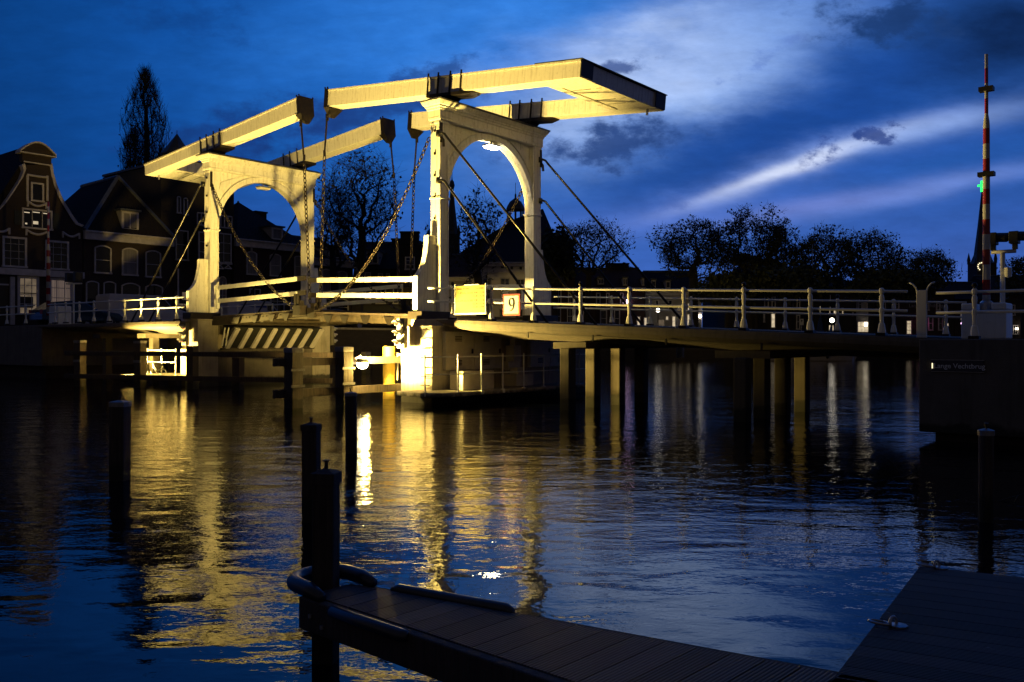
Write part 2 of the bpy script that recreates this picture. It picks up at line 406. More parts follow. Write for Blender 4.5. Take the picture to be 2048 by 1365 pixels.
def portal(u0, zb, label):
    t = thing('drawbridge_portal', label, 'bridge portal', (u0, VC, zb))
    ua, ub = u0 - .42, u0
    for v0, v1 in ((.25, VC-AR), (VC+AR, 5.68)):
        m = MB().box(ua, ub, v0, v1, zb+.27, 9.12)
        m.box(ua-.02, ub+.02, v0-.02, v1+.02, 8.98, 9.06)
        m.part('column', 'white', t, bevel=.012)
    # arch panel with the round opening
    m = MB(); N = 36; rings = []
    for k in range(N+1):
        a = math.pi*k/N; v = VC + AR*math.cos(a); z = ZS + AR*math.sin(a)
        rings.append([(ub-.15, v, z), (ub-.15, v, 9.1), (ua+.12, v, 9.1), (ua+.12, v, z)])
    m.loft(rings).part('arch_panel', 'white', t)
    m = MB(); rings = []
    for k in range(N+1):
        a = math.pi*k/N; c, s_ = math.cos(a), math.sin(a)
        pts = []
        for r, u in ((AR-.015, ub-.02), (AR+.20, ub-.05), (AR+.20, ua+.05), (AR-.015, ua+.03)):
            pts.append((u, VC + r*c, ZS + r*s_))
        rings.append(pts)
    m.loft(rings).part('arch_moulding', 'white', t)
    m = MB()
    for v0, v1 in ((.22, VC-AR+.05), (VC+AR-.05, 5.71)):
        m.box(ua-.03, ub+.03, v0, v1, ZS-.10, ZS-.03)
    m.part('impost', 'white', t, bevel=.01)
    for sg in (-1, 1):                      # raised spandrel panels
        pts = []
        for k in range(9):
            a = math.radians(28 + 44*k/8); pts.append((VC + sg*(AR+.34)*math.cos(a), ZS + (AR+.34)*math.sin(a)))
        pts += [(VC + sg*1.55, 8.86), (VC + sg*2.12, 8.62)]
        MB().prism(pts, ub-.155, ub-.095, lambda a, d, z: (d, a, z)).part('spandrel_panel', 'white', t)
        x0 = VC + sg*(AR-.02)
        MB().box(ub-.155, ub-.10, min(x0, x0-sg*.05), max(x0, x0-sg*.05), 7.4, 9.0).part('panel_moulding', 'white', t)
    def ring(o, z, v0=.25, v1=5.68): return [(ua-o, v0-o, z), (ub+o, v0-o, z), (ub+o, v1+o, z), (ua-o, v1+o, z)]
    prof = [(.0, 9.08), (.05, 9.10), (.06, 9.17), (.02, 9.19), (.02, 9.40), (.05, 9.42), (.06, 9.48), (.10, 9.50), (.10, 9.54), (.14, 9.57), (.19, 9.66), (.20, 9.69)]
    MB().loft([ring(o, z) for o, z in prof]).part('cornice', 'white', t)
    for v0, v1 in ((.25, .75), (5.2, 5.68)):
        MB().loft([ring(o+.035, z+.002, v0, v1) for o, z in prof if z > 9.18]).part('cornice_end_block', 'white', t)
    MB().loft([ring(o, z) for o, z in ((.25, 9.695), (.26, 9.73), (.1, 9.80), (-.1, 9.84))]).part('cornice_cap', 'slate', t)
    near = [(.26, zb+.27), (-.62, zb+.27), (-.62, 3.97), (-.50, 4.06), (-.37, 4.21), (-.26, 4.42), (-.18, 4.70), (-.13, 5.0), (-.10, 5.32), (.26, 5.32)]
    for sg in (0, 1):
        poly = near if not sg else [(5.93 - a, z) for a, z in near]
        MB().prism(poly, ua+.04, ub-.17, lambda a, d, z: (d, a, z)).part('buttress', 'white', t, bevel=.008)
    for v0, v1 in ((-.70, .70), (5.2, 6.62)):
        MB().box(ua-.10, ub+.10, v0, v1, zb, zb+.265).part('plinth', 'iron', t, bevel=.02)
    for v in (.30, 5.66):                   # iron strap with the pulley of the slack chain, bolts on the flank
        m = MB().box(ub-.005, ub+.03, v-.05, v+.05, 8.35, 9.0)
        m.tube([(ub+.03, v, 8.5), (ub+.10, v, 8.42), (ub+.12, v, 8.2)], .045, 6)
        m.part('chain_bracket', 'iron', t)
    for z in (8.75, 8.0, 7.3, 6.6, 5.9, 5.2): MB().box((ua+ub)/2-.03, (ua+ub)/2+.03, .20, .249, z-.04, z+.04).part('bolt_plate', 'iron', t)
    MB().tube([(ub+.015, .60, 3.3), (ub+.015, .60, 5.0), (ub+.03, .60, 5.05), (ub+.03, .60, 5.2), (ub+.015, .60, 5.25), (ub+.015, .60, 8.0)], .016, 5).part('cable_conduit', 'white', t)
    return t
UP1, UP2 = -.15, -13.42
p1 = portal(UP1, 2.58, 'right-hand white portal with glowing lamp in its arch, standing next to the yellow timetable')
p2 = portal(UP2, 2.80, 'left-hand white portal farther across the water, arch lamp unlit, in front of brick houses')
def rods(t, u0, sg, zt, lows, zl, r=.042):   # black brace rods from the columns down to the deck
    for v in (.20, 5.62):
        for z, ul in zip(zt, lows):
            pts = [(u0 + sg*.0, v, z), (u0 + sg*.14, v, z), (u0 + sg*.26, v, z-.06), (u0 + sg*.38, v, z-.20), (ul, v, zl(ul))]
            m = MB().tube(pts, r, 8); m.box(u0-.05, u0+.05, v-.09, v+.09, z-.10, z+.10)
            m.part('brace_rod', 'rod', t, smooth=True)
rods(p1, UP1, 1, (8.62, 7.10), (5.95, 4.25), zdr)
rods(p2, UP2-.42, -1, (8.50, 7.02), (-19.9, -18.3), lambda u: ZDL)

def arch_lamp(u0, lit, label):
    t = thing('arch_lamp', label, 'lamp', (u0, VC, 8.8))
    zt = ZS + AR - .07
    MB().box(u0-.16, u0+.20, VC-.30, VC+.30, zt-.16, zt-.10).box(u0-.03, u0+.03, VC-.03, VC+.03, zt-.10, zt+.03).part('lamp_housing', 'galv', t, bevel=.015)
    m = MB().loft([[(u0-.15, VC-.28, zt-.162), (u0+.19, VC-.28, zt-.162), (u0+.19, VC+.28, zt-.162), (u0-.15, VC+.28, zt-.162)],
                   [(u0-.12, VC-.25, zt-.23), (u0+.15, VC-.25, zt-.23), (u0+.15, VC+.25, zt-.23), (u0-.12, VC+.25, zt-.23)]])
    m.part('lamp_cover', 'arch' if lit else 'lampoff', t)
arch_lamp(UP1-.10, True, 'brightly glowing flat lamp hanging under the arch of the right portal')
arch_lamp(UP2-.10, False, 'unlit flat lamp hanging under the arch of the left portal')

# ---- balance beam frame (counterweight) : built for the right portal, copied and turned for the left one
PIV = UP1 - .20; ZP = 10.31
bf = thing('balance_beam_frame', 'white balance beams with yellow-lit counterweight box on top of the right-hand portal', 'balance beam', (PIV, VC, ZP), tilt=.096)
uf, ur = PIV-5.85, PIV+5.58
def hb(u): return .31 - .055*(u-uf)/(ur-uf)     # half height
BW = .60
for v0 in (VC-2.45, VC+2.45-.60):
    m = MB().loft([[(u, v0, ZP-hb(u)), (u, v0+BW, ZP-hb(u)), (u, v0+BW, ZP+hb(u)-.06), (u, v0, ZP+hb(u)-.06)] for u in (uf, ur)])
    m.part('beam', 'white', bf, bevel=.012)
    m = MB().loft([[(u, v0-.03, ZP+hb(u)-.058), (u, v0+BW+.03, ZP+hb(u)-.058), (u, v0+BW+.03, ZP+hb(u)), (u, v0-.03, ZP+hb(u))] for u in (uf+.02, ur)])
    m.part('beam_cap_board', 'white', bf)
    # iron shoe at the tip from which the chain hangs
    h = hb(uf)
    m = MB().box(uf-.10, uf+.10, v0-.03, v0+BW+.03, ZP-h-.03, ZP+h+.03)
    m.loft([[(uf-.10, v0-.03, ZP-h-.03), (uf+.22, v0-.03, ZP-h-.03), (uf+.22, v0+BW+.03, ZP-h-.03), (uf-.10, v0+BW+.03, ZP-h-.03)],
            [(uf-.06, v0+.2, ZP-h-.36), (uf+.06, v0+.2, ZP-h-.36), (uf+.06, v0+BW-.2, ZP-h-.36), (uf-.06, v0+BW-.2, ZP-h-.36)]])
    for q in (-.03, BW+.03):
        for du in (-.07, .07): m.box(uf+du-.02, uf+du+.02, v0+q-.02, v0+q+.02, ZP+h+.03, ZP+h+.09)
    m.part('beam_shoe', 'iron', bf)
    # saddle of black iron under the pivot with strap bolts and trunnion
    m = MB().box(PIV-.62, PIV+.95, v0-.04, v0+BW+.04, ZP-hb(PIV)-.10, ZP-hb(PIV)-.003)
    m.loft([[(PIV+.95, v0-.03, ZP-hb(PIV)-.10), (PIV+.95, v0+BW+.03, ZP-hb(PIV)-.10), (PIV+.95, v0+BW+.03, ZP-hb(PIV)-.01), (PIV+.95, v0-.03, ZP-hb(PIV)-.01)],
            [(PIV+1.35, v0+.1, ZP-hb(PIV)-.04), (PIV+1.35, v0+BW-.1, ZP-hb(PIV)-.04), (PIV+1.35, v0+BW-.1, ZP-hb(PIV)-.01), (PIV+1.35, v0+.1, ZP-hb(PIV)-.01)]])
    m.loft([[(PIV-.05, v0+.02, ZP-.38), (PIV+.42, v0+.02, ZP-.38), (PIV+.42, v0+BW-.02, ZP-.38), (PIV-.05, v0+BW-.02, ZP-.38)],
            [(PIV+.02, v0+.06, ZP-.56), (PIV+.24, v0+.06, ZP-.56), (PIV+.24, v0+BW-.06, ZP-.56), (PIV+.02, v0+BW-.06, ZP-.56)]])
    m.part('pivot_saddle', 'iron', bf)
    for du in (-.58, -.12, .42, .90):
        m = MB(); h = hb(PIV+du)
        for q in (-.025, BW+.025): m.box(PIV+du-.022, PIV+du+.022, v0+q-.02, v0+q+.02, ZP-h-.1, ZP+h+.12)
        m.box(PIV+du-.03, PIV+du+.03, v0-.04, v0+BW+.04, ZP+h+.003, ZP+h+.03)
        m.part('beam_strap', 'iron', bf)
b0, b1 = VC-1.845, VC+1.845
m = MB().loft([[(u, b0, ZP-hb(u)+.002), (u, b1, ZP-hb(u)+.002), (u, b1, ZP+hb(u)-.02), (u, b0, ZP+hb(u)-.02)] for u in (PIV+3.95, ur-.03)])
m.part('counterweight_box', 'white', bf, bevel=.01)
m = MB().loft([[(u, b0-.65, ZP+hb(u)+.004), (u, b1+.65, ZP+hb(u)+.004), (u, b1+.65, ZP+hb(u)+.03), (u, b0-.65, ZP+hb(u)+.03)] for u in (PIV+3.9, ur+.06)])
m.part('counterweight_lid', 'slate', bf)
m = MB()
for u in (PIV+4.28,): m.box(u-.03, u+.03, b0+.25, b1-.25, ZP-hb(u)-.035, ZP-hb(u)+.01)
m.part('counterweight_batten', 'white', bf, bevel=.01)
m = MB()
for v in (b0+.75, b0+1.15, b1-1.55, b1-.95):
    m.box(PIV+4.36, PIV+5.05, v-.014, v+.014, ZP-hb(PIV+4.7)-.006, ZP-hb(PIV+4.7)+.01)
    m.box(PIV+5.25, ur-.14, v-.012, v+.012, ZP-hb(PIV+5.4)-.004, ZP-hb(PIV+5.4)+.01)
    m.box(PIV+3.97, PIV+4.2, v-.012, v+.012, ZP-hb(PIV+4)-.004, ZP-hb(PIV+4)+.01)
m.part('plank_joint', 'iron', bf)
for v0 in (VC-2.46, VC+1.84):
    MB().box(ur-.0, ur+.03, v0, v0+.62, ZP-hb(ur)+.03, ZP+hb(ur)+.02).part('end_plate', 'slate', bf)
MB().box(PIV+5.2, PIV+5.26, b1+.1, b1+.16, ZP-hb(ur)-.20, ZP-hb(ur)).part('sensor', 'galv', bf)
bf2 = copy_tree(bf); place(bf2, (UP2-.20, VC, ZP+.02), 'B', .096, math.pi)
bf2['label'] = 'white balance beams with counterweight box on top of the farther left-hand portal'
bf2['group'] = bf['group'] = 'balance beams of the double drawbridge'

# ---- bascule leaf
UH = -.62; UT = -6.86; ZL = 2.74
lf = thing('bridge_leaf', 'right half of the opening deck with white double rails, below the lamp-lit portal', 'bridge leaf', (UH, VC, ZL), tilt=.036, group='opening leaves of the double drawbridge')
MB().box(UT, UH, .22, 5.68, ZL-.06, ZL+.02).part('deck_planks', 'darktimber', lf)
for v in (.20, 5.40):
    m = MB().loft([[(u, v, ZL-d), (u, v+.30, ZL-d), (u, v+.30, ZL-.062), (u, v, ZL-.062)] for u, d in ((UT, .22), (UT+2.5, .30), (UH, .36))])
    m.part('edge_girder', 'rust', lf)
    m = MB(); side = v-.004 if v < 3 else v+.30
    k = UT+.3
    while k < UH-.2:
        m.box(k-.02, k+.02, side-.02, side+.02, ZL-.16, ZL-.12); k += .22
    m.part('rivets', 'rust', lf)
    for u in (UT+1.2, UT+2.1, UT+3.2, UT+4.4):
        vs = v-.03 if v < 3 else v+.33
        m = MB().loft([[(u-.24, vs-.03, ZL-.09), (u+.24, vs-.03, ZL-.09), (u+.24, vs+.03, ZL-.09), (u-.24, vs+.03, ZL-.09)],
                [(u-.07, vs-.02, ZL-.36), (u+.07, vs-.02, ZL-.36), (u+.07, vs+.02, ZL-.36), (u-.07, vs+.02, ZL-.36)]])
        m.part('girder_bracket', 'iron', lf)
for k in range(9): MB().box(UT+.1, UH-.1, .75+.5*k, .83+.5*k, ZL-.24, ZL-.065).part('stringer', 'rust', lf)
for u in (UT+.4, UT+3.2, UH-.35): MB().box(u-.09, u+.09, .5, 5.4, ZL-.34, ZL-.242).part('cross_beam', 'rust', lf)
for v in (.16, 5.66):
    for z0, z1 in ((1.10, 1.27), (.55, .72)):
        u1 = UH-.45
        MB().box(UT+.50, u1, v, v+.055, ZL+z0, ZL+z1).part('rail_bar', 'white_rail', lf, bevel=.012)
        MB().box(UT+.02, UT+.498, v-.004, v+.059, ZL+z0-.006, ZL+z1+.006).part('rail_tip', 'iron', lf)
    MB().box(UH-.448, UH-.37, v-.05, v+.10, ZL+.32, ZL+1.27).part('rail_end_plate', 'white_rail', lf, bevel=.01)
    m = MB().box(UT-.0, UT+.42, v-.02, v+.34, ZL-.20, ZL+.16).box(UT+.10, UT+.32, v+.06, v+.26, ZL+.16, ZL+.34)
    for q in (.20, .36): m.box(UT+q-.05, UT+q+.05, v+.24, v+.29, ZL+.1, ZL+.60)
    m.part('lifting_eye', 'iron', lf)
lf2 = copy_tree(lf); place(lf2, (-13.20, VC, ZL+.16), 'B', .026, math.pi)
lf2['label'] = 'left half of the opening deck with white double rails, below the farther portal'

# ---- chains
def chain(name, label, pts, L=.16, r=.017, w=.052, group=None, rod=None):
    m = MB(); P = [Vector(p) for p in pts]; seg = []
    acc = 0; cur = P[0]; out = [P[0]]
    for a, b in zip(P, P[1:]):
        d = (b-a).length; t = 0
        while acc + (d - t) >= L:
            t += L - acc; acc = 0; out.append(a + (b-a)*(t/d))
        acc += d - t
    t = thing(name, label, 'chain', tuple(out[0]), group=group)
    for k in range(len(out)-1): m.link(out[k], out[k+1], r, w, k % 2)
    m.part('links', 'chain', t, smooth=True)
    if rod:
        q = MB().tube([rod[0], rod[1]], .035, 6); q.tube([rod[0], (rod[0][0], rod[0][1], rod[0][2]-.25)], .06, 6)
        q.tube([rod[1], (rod[1][0], rod[1][1], rod[1][2]+.22)], .05, 6)
        q.part('tension_rod', 'chain', t)
    return t
GL = 'chains that lift the two leaves'
for v, w_ in ((.56, 'nearest the camera'), (5.22, 'on the far side')):
    for top, mid, bot, nm in (((-6.20, v, 10.30), (-6.36, v, 8.75), (-6.62, v, 3.30), 'right'), ((-7.76, v, 10.32), (-7.56, v, 8.75), (-7.20, v, 3.30), 'left')):
        chain('lifting_chain', 'dark chain hanging straight from the %s balance beam tip %s' % (nm, w_), [mid, bot], .17, .020, .06, GL, (top, mid))
def sag(a, b, s, n=40):
    a, b = Vector(a), Vector(b)
    return [a + (b-a)*t - Vector((0, 0, s*4*t*(1-t))) for t in [k/n for k in range(n+1)]]
GS = 'slack chains slung from the portals to the leaves'
chain('slack_chain', 'slack chain looping from the near column of the right portal, brightly lit', sag((UP1-.30, .06, 8.5), (-6.55, .16, 2.98), 1.15), .15, .019, .058, GS)
chain('slack_chain', 'slack chain looping across the arch of the left portal from its near column', sag((UP2+.12, .28, 8.35), (-7.3, .16, 3.02), .78), .15, .019, .058, GS)
chain('slack_chain', 'slack chain seen through the right portal arch, slanting down behind the timetable', sag((UP1-.45, 5.60, 8.2), (-6.5, 5.70, 3.0), 1.1), .16, .019, .058, GS)
chain('slack_chain', 'slack chain dropping beside the far column of the left portal before the bare tree', sag((UP2+.12, 5.66, 8.45), (-7.3, 5.66, 3.0), .8), .16, .019, .058, GS)

# ---- piers
t = thing('bridge_pier', 'right-hand concrete pier with its flank lit bright yellow, carrying the near portal', 'pier', (.4, VC, 0))
MB().box(-.25, 1.10, -1.40, 7.0, -1.5, 2.36).part('pier_wall', 'concrete', t, bevel=.02)
MB().box(-1.35, -.252, .15, 5.8, -1.5, 2.10).part('hinge_block', 'concrete', t)
MB().box(-.30, 1.16, -.92, 7.05, 2.362, 2.575).part('pier_cap', 'concrete', t, bevel=.02)
for v0, v1, z0, z1 in ((-.95, .35, 1.0, 2.18), (.37, 1.70, 1.0, 2.18), (3.25, 4.4, 1.0, 2.18), (4.42, 5.55, 1.0, 2.18)):
    c = MB().box(1.102, 1.24, v0, v1, z0, z1).part('cabinet_door', 'cabinet', t, bevel=.01)
    for zz in (z0+.14, z1-.30):
        g = MB()
        for k in range(4): g.box(1.241, 1.252, v0+.42, v0+.72, zz+k*.045, zz+k*.045+.025)
        g.part('vent', 'iron', c)
    MB().box(1.241, 1.27, v1-.12, v1-.07, z0+.5, z0+.64).part('handle', 'iron', c)
m = MB().box(1.102, 1.32, 1.95, 2.6, .95, 1.22).box(1.32, 1.62, 2.05, 2.45, .8, 1.02).box(1.14, 1.5, 2.02, 2.42, 1.22, 1.75)
m.tube([(1.3, 2.2, 1.75), (1.3, 2.2, 2.3)], .09, 8); m.box(1.102, 1.75, 1.85, 2.75, .42, .8)
m.part('drive_machine', 'cabinet', t, bevel=.015)
for k in range(7):
    z = .55 + .28*k; MB().tube([(.72, -1.40, z), (.72, -1.52, z), (.98, -1.52, z), (.98, -1.40, z)], .016, 5).part('ladder_rung', 'iron', t)
solo(MB().box(1.35, 1.9, -.9, .55, .404, .98), 'equipment_chest', 'cabinet', 'pale closed chest standing on the service platform under the cabinets', 'chest', (1.6, -.2, .4), bevel=.02)
t = thing('bridge_pier', 'left-hand concrete pier with yellow lit corner towers and dark recess, carrying the far portal', 'pier', (-13.8, VC, 0))
for v0, v1 in ((-.45, .50), (5.45, 6.45)):
    MB().box(-13.95, -13.20, v0, v1, -1.5, 2.74).part('pier_tower', 'concrete', t, bevel=.02)
MB().box(-14.6, -13.955, -.40, 6.4, -1.5, 1.55).part('pier_base', 'concrete', t)
MB().box(-14.0, -13.26, .502, 5.448, -1.5, 1.52).part('pier_wall', 'abut', t)  # darker concrete than the towers, paints in the shadow of the recess
MB().box(-14.2, -13.14, -.50, 6.5, 2.745, 2.80).part('pier_cap', 'concrete', t, bevel=.01)
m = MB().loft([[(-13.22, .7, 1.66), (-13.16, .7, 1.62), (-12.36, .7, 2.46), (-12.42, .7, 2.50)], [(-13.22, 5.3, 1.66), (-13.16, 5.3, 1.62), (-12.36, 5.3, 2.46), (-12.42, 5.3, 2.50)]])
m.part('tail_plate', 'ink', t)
for k in range(8):
    v = .75 + .63*k
    m = MB().loft([[(-13.15, v, 1.60), (-13.08, v, 1.54), (-12.28, v, 2.38), (-12.35, v, 2.44)], [(-13.15, v+.20, 1.60), (-13.08, v+.20, 1.54), (-12.28, v+.20, 2.38), (-12.35, v+.20, 2.44)]])
    m.part('tail_rib', 'stucco', t)
MB().box(-13.24, -13.05, .6, 5.4, 1.523, 1.60).part('tail_sill', 'rust', t)
m = MB()
for a in (.55, .72): m.tube([(-13.0, a, 1.7), (-12.7, a-.05, 2.45)], .035, 6)
m.part('buffer_rod', 'white', t)

# ---- service platforms by the piers
def platform(name, label, poly, z0, z1, rails, at, zr=1.05):
    t = thing(name, label, 'platform', at)
    MB().prism(poly, z0, z1, lambda a, d, b: (a, b, d)).part('floor_slab', 'concrete', t, bevel=.015)
    for line in rails:
        for u, v in line:
            MB().tube([(u, v, z1), (u, v, z1+zr+.06)], .024, 6).box(u-.05, u+.05, v-.05, v+.05, z1-.10, z1+.02).part('railing_post', 'white_rail', t)
        for z in (zr-.02, zr*.5): MB().tube([(u, v, z1+z) for u, v in line], .020, 6).part('railing_bar', 'white_rail', t)
    return t
platform('service_platform', 'concrete walkway with thin rails wrapping the right-hand pier just above water', [(.45, -2.25), (1.75, -2.55), (2.35, -1.9), (2.42, 5.6), (1.102, 5.6), (1.102, -1.402), (.45, -1.402)], .27, .40,
         [[(1.80, -2.42), (2.29, -1.55), (2.33, -.55), (2.33, .45), (2.33, 1.5), (2.33, 2.55), (2.33, 3.6), (2.33, 4.6), (2.33, 5.5)]], (1.8, 0, .3))
platform('service_platform', 'concrete walkway with bright rails at the left-hand pier behind the timber fence', [(-17.2, -1.7), (-13.3, -1.7), (-13.3, -.46), (-14.61, -.46), (-14.61, .8), (-17.2, .8)], .33, .46,
         [[(-17.0, -.55), (-15.85, -.55), (-14.72, -.55)]], (-15, 0, .4))

# ---- approach spans
def slab(us, zf, d, e0, e1):
    rings = []
    for u in us:
        z = zf(u); dd = d(u); k = min(1, dd/.3)
        pr = [(e0, -.0), (e0-.03, -.10*k), (e0-.03, -dd*.62), (e0+.05, -dd*.9), (e0+.22, -dd), (e0+.75, -dd-.04*k), (e0+1.25, -dd-.20*k), (e1-1.25, -dd-.20*k), (e1-.75, -dd-.04*k), (e1-.22, -dd), (e1+.03, -dd*.62), (e1, 0)]
        rings.append([(u, v, z+q) for v, q in pr])
    return MB().loft(rings)
def drgt(u): return .30 if u > 3 else .30*(1-math.exp(-(u-.82)*2.4)) + .015
def dlft(u): return .34 - .012*(-13.6-u)
t = thing('approach_span', 'sloping concrete approach deck from the right portal to the name-sign abutment', 'bridge span', (8, VC, 2))
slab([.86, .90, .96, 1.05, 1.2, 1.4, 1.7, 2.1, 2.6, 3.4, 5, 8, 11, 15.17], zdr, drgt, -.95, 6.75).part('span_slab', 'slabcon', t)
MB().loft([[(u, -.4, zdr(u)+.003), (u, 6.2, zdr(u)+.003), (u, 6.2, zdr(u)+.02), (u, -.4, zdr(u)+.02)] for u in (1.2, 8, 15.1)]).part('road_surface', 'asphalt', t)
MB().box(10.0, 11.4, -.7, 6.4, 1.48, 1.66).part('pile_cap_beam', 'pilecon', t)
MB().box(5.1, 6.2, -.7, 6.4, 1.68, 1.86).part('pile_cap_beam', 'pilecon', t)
m = MB()
for u in (4.4, 6.6, 8.8, 11.3): m.box(u-.02, u+.02, -.97, -.93, zdr(u)-.42, zdr(u)-.26)
m.part('drip_pipe', 'iron', t)
t = thing('approach_span', 'level concrete approach deck from the left portal to the street of brick houses', 'bridge span', (-20, VC, 2.4))
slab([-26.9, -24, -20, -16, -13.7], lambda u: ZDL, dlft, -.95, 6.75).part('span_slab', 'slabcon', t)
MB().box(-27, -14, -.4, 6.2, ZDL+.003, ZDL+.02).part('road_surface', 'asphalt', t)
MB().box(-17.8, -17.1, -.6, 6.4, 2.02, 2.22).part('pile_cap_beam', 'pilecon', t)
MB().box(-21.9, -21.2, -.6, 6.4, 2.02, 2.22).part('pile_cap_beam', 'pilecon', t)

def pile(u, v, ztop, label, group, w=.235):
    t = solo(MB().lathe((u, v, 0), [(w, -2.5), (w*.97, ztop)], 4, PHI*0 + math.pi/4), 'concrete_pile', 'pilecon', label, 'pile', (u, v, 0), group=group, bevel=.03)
    return t
G = 'square concrete piles under the approach decks'
names = ['nearest', 'second', 'third', 'farthest']
for k, v in enumerate((-.72, .52, 1.85, 3.2)): pile(5.62, v, 1.70, '%s square pile of the row next to the right-hand pier and its platform' % names[k], G)
for k, v in enumerate((-1.0, .12, 1.42, 2.75)): pile(10.85, v, 1.50, '%s square pile of the row close to the name-sign abutment' % names[k], G)
for k, v in enumerate((.0, 1.6, 3.2)): pile(-17.45, v, 2.04, '%s square pile of the row beside the left-hand pier' % names[k], G)
for k, v in enumerate((-.1, 1.6, 3.2)): pile(-21.5, v, 2.04, '%s dim square pile of the row near the far-bank abutment wall' % names[k], G)

# ---- abutments
t = thing('abutment_wall', 'dark concrete abutment on the right carrying the Lange Vechtbrug name sign', 'abutment', (18, -2.6, 0))
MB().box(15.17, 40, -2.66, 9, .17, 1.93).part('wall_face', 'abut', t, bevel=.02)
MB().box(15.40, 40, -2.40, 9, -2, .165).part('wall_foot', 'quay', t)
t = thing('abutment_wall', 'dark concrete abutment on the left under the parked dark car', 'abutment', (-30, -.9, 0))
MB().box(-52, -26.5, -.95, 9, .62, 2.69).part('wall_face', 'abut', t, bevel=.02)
MB().box(-52, -26.9, -.6, 9, -2, .615).part('wall_foot', 'quay', t)

# ---- railings with turned balusters
POST = [(.075, .06), (.075, .10), (.052, .26), (.036, .29), (.034, .40), (.040, .50), (.047, .53), (.047, .60), (.030, .62), (.030, .66), (.046, .80), (.042, .88), (.026, .92), (.046, .945), (.048, 1.02), (.030, 1.05), (.004, 1.06)]
def post_mb(u, v, z, sc=1.): return MB().lathe((u, v, z), [(r*1.18*sc, h*.975) for r, h in POST], 8)
def railing(label, posts, v, zf, ends, knobs=(), hi=.955, lo=.545, gaps=None):
    t = thing('bridge_railing', label, 'railing', (posts[0], v, zf(posts[0])), group='white railings along the bridge')
    for i, u in enumerate(posts):
        p = post_mb(u, v, zf(u)).part('post', 'white_rail', t)
        MB().box(u-.10, u+.10, v-.10, v+.10, zf(u)-.0, zf(u)+.062).part('foot_pad', 'iron', p)
        if i in knobs: MB().ball((u, v, zf(u)+1.10), .055, 8, 5).box(u-.02, u+.02, v-.02, v+.02, zf(u)+1.02, zf(u)+1.07).part('knob', 'iron', p, smooth=True)
    us = sorted(set([ends[0]] + [q for q in posts if ends[0] < q < ends[1]] + [ends[1]]))
    for h in (hi, lo): MB().tube([(u, v, zf(u)+h) for u in us], .030, 8).part('rail', 'white_rail', t, smooth=True)
    return t
zr_ = lambda u: zdr(u) + .012
railing('white railing on the near edge of the right approach, carrying timetable and 9 board', [1.33, 2.89, 4.45, 6.06, 7.60, 9.18, 10.77, 12.37, 13.93], -.75, zr_, (.30, 14.45), (0, 3, 6))
railing('white railing on the far edge of the right approach, behind the black brace rods', [.87, 2.49, 4.07, 5.65, 7.29, 8.92, 10.55, 12.17, 13.57], 6.40, zr_, (-.1, 14.1), (0, 6))
zab = lambda u: 1.935
railing('short white railing on top of the right-hand abutment above the name sign', [15.74, 17.3, 18.9], -.75, lambda u: 1.935+.0*(u), (15.02, 19.5), (0,))
railing('short white railing on the far side of the right bank beyond the barrier box', [16.3, 17.9, 19.5], 6.40, lambda u: 1.935, (15.6, 20.5))
zl_ = lambda u: ZDL + .05
railing('white railing lit yellow on the near edge of the left approach before the cars', [-14.28, -15.75, -17.16, -18.59, -20.05, -21.48, -22.92, -24.33, -25.5], -.75, zl_, (-26.3, -13.75))
railing('dim white railing on the left-hand abutment left of the grey barrier box', [-28.85, -31.2, -33.0], -.75, zl_, (-34.5, -27.8))
railing('white railing on the far edge of the left approach, seen below left leaf rails', [-14.6, -16.1, -17.6, -19.1, -20.6, -22.1, -23.6, -25.1], 6.40, zl_, (-26.3, -13.9))
t = thing('joint_post', 'flat grey-white post with two curved horns where the railing breaks at the abutment', 'post', (14.74, -.75, zdr(14.74)))
z0 = zdr(14.74)
MB().box(14.64, 14.84, -.78, -.72, z0+.06, z0+1.0).box(14.645, 14.835, -.80, -.70, z0+.0, z0+.058).part('post_body', 'white_rail', t, bevel=.01)
for sg in (-1, 1):
    MB().tube([(14.74+sg*.095, -.75, z0+.7), (14.74+sg*.095, -.75, z0+.98), (14.74+sg*.12, -.75, z0+1.06), (14.74+sg*.18, -.75, z0+1.13), (14.74+sg*.25, -.75, z0+1.16)], .018, 6).part('horn', 'white_rail', t, smooth=True)

# ---- signs on the railing
def board(name, label, cat, F, a0, a1, z0, z1, mat, edge=None):
    pass
t = thing('timetable_board', 'yellow lit board of opening hours fixed to the near railing', 'sign', (2.15, -.86, 3.1))
MB().box(1.57, 2.76, -.875, -.84, 2.74, 3.55).part('board', 'signyellow', t, bevel=.006)
m = MB().box(1.53, 2.80, -.90, -.82, 2.68, 2.735).box(1.545, 1.568, -.89, -.83, 2.735, 3.60).box(2.762, 2.785, -.89, -.83, 2.735, 3.60).box(1.9, 2.5, -.87, -.845, 3.553, 3.58)
m.part('frame', 'white_rail', t)
R_, U_ = (1, 0, 0), (0, 0, 1)
def ln(txt, u, z, s, al='LEFT', mat='inkbrown', n=t, v=-.877): text_part(txt, s, mat, n, (u, v, z), R_, U_, al, .001, .0006)
ln('BRUGOPENING', 1.63, 3.43, .075); ln('DAGELIJKS', 2.72, 3.43, .075, 'RIGHT')
ln('1 APR t/m 15 APR', 1.66, 3.30, .082); ln('9.00 - 12.30', 2.72, 3.30, .086, 'RIGHT', 'ink')
ln('13.30 - 16.30', 2.72, 3.20, .086, 'RIGHT', 'ink')
ln('16 APR t/m 31 MEI', 1.63, 3.07, .082); ln('9.00 - 12.30', 2.72, 3.07, .086, 'RIGHT', 'ink')
ln('13.30 - 16.30', 2.72, 2.97, .086, 'RIGHT', 'ink'); ln('17.30 - 19.00', 2.72, 2.88, .086, 'RIGHT', 'ink')
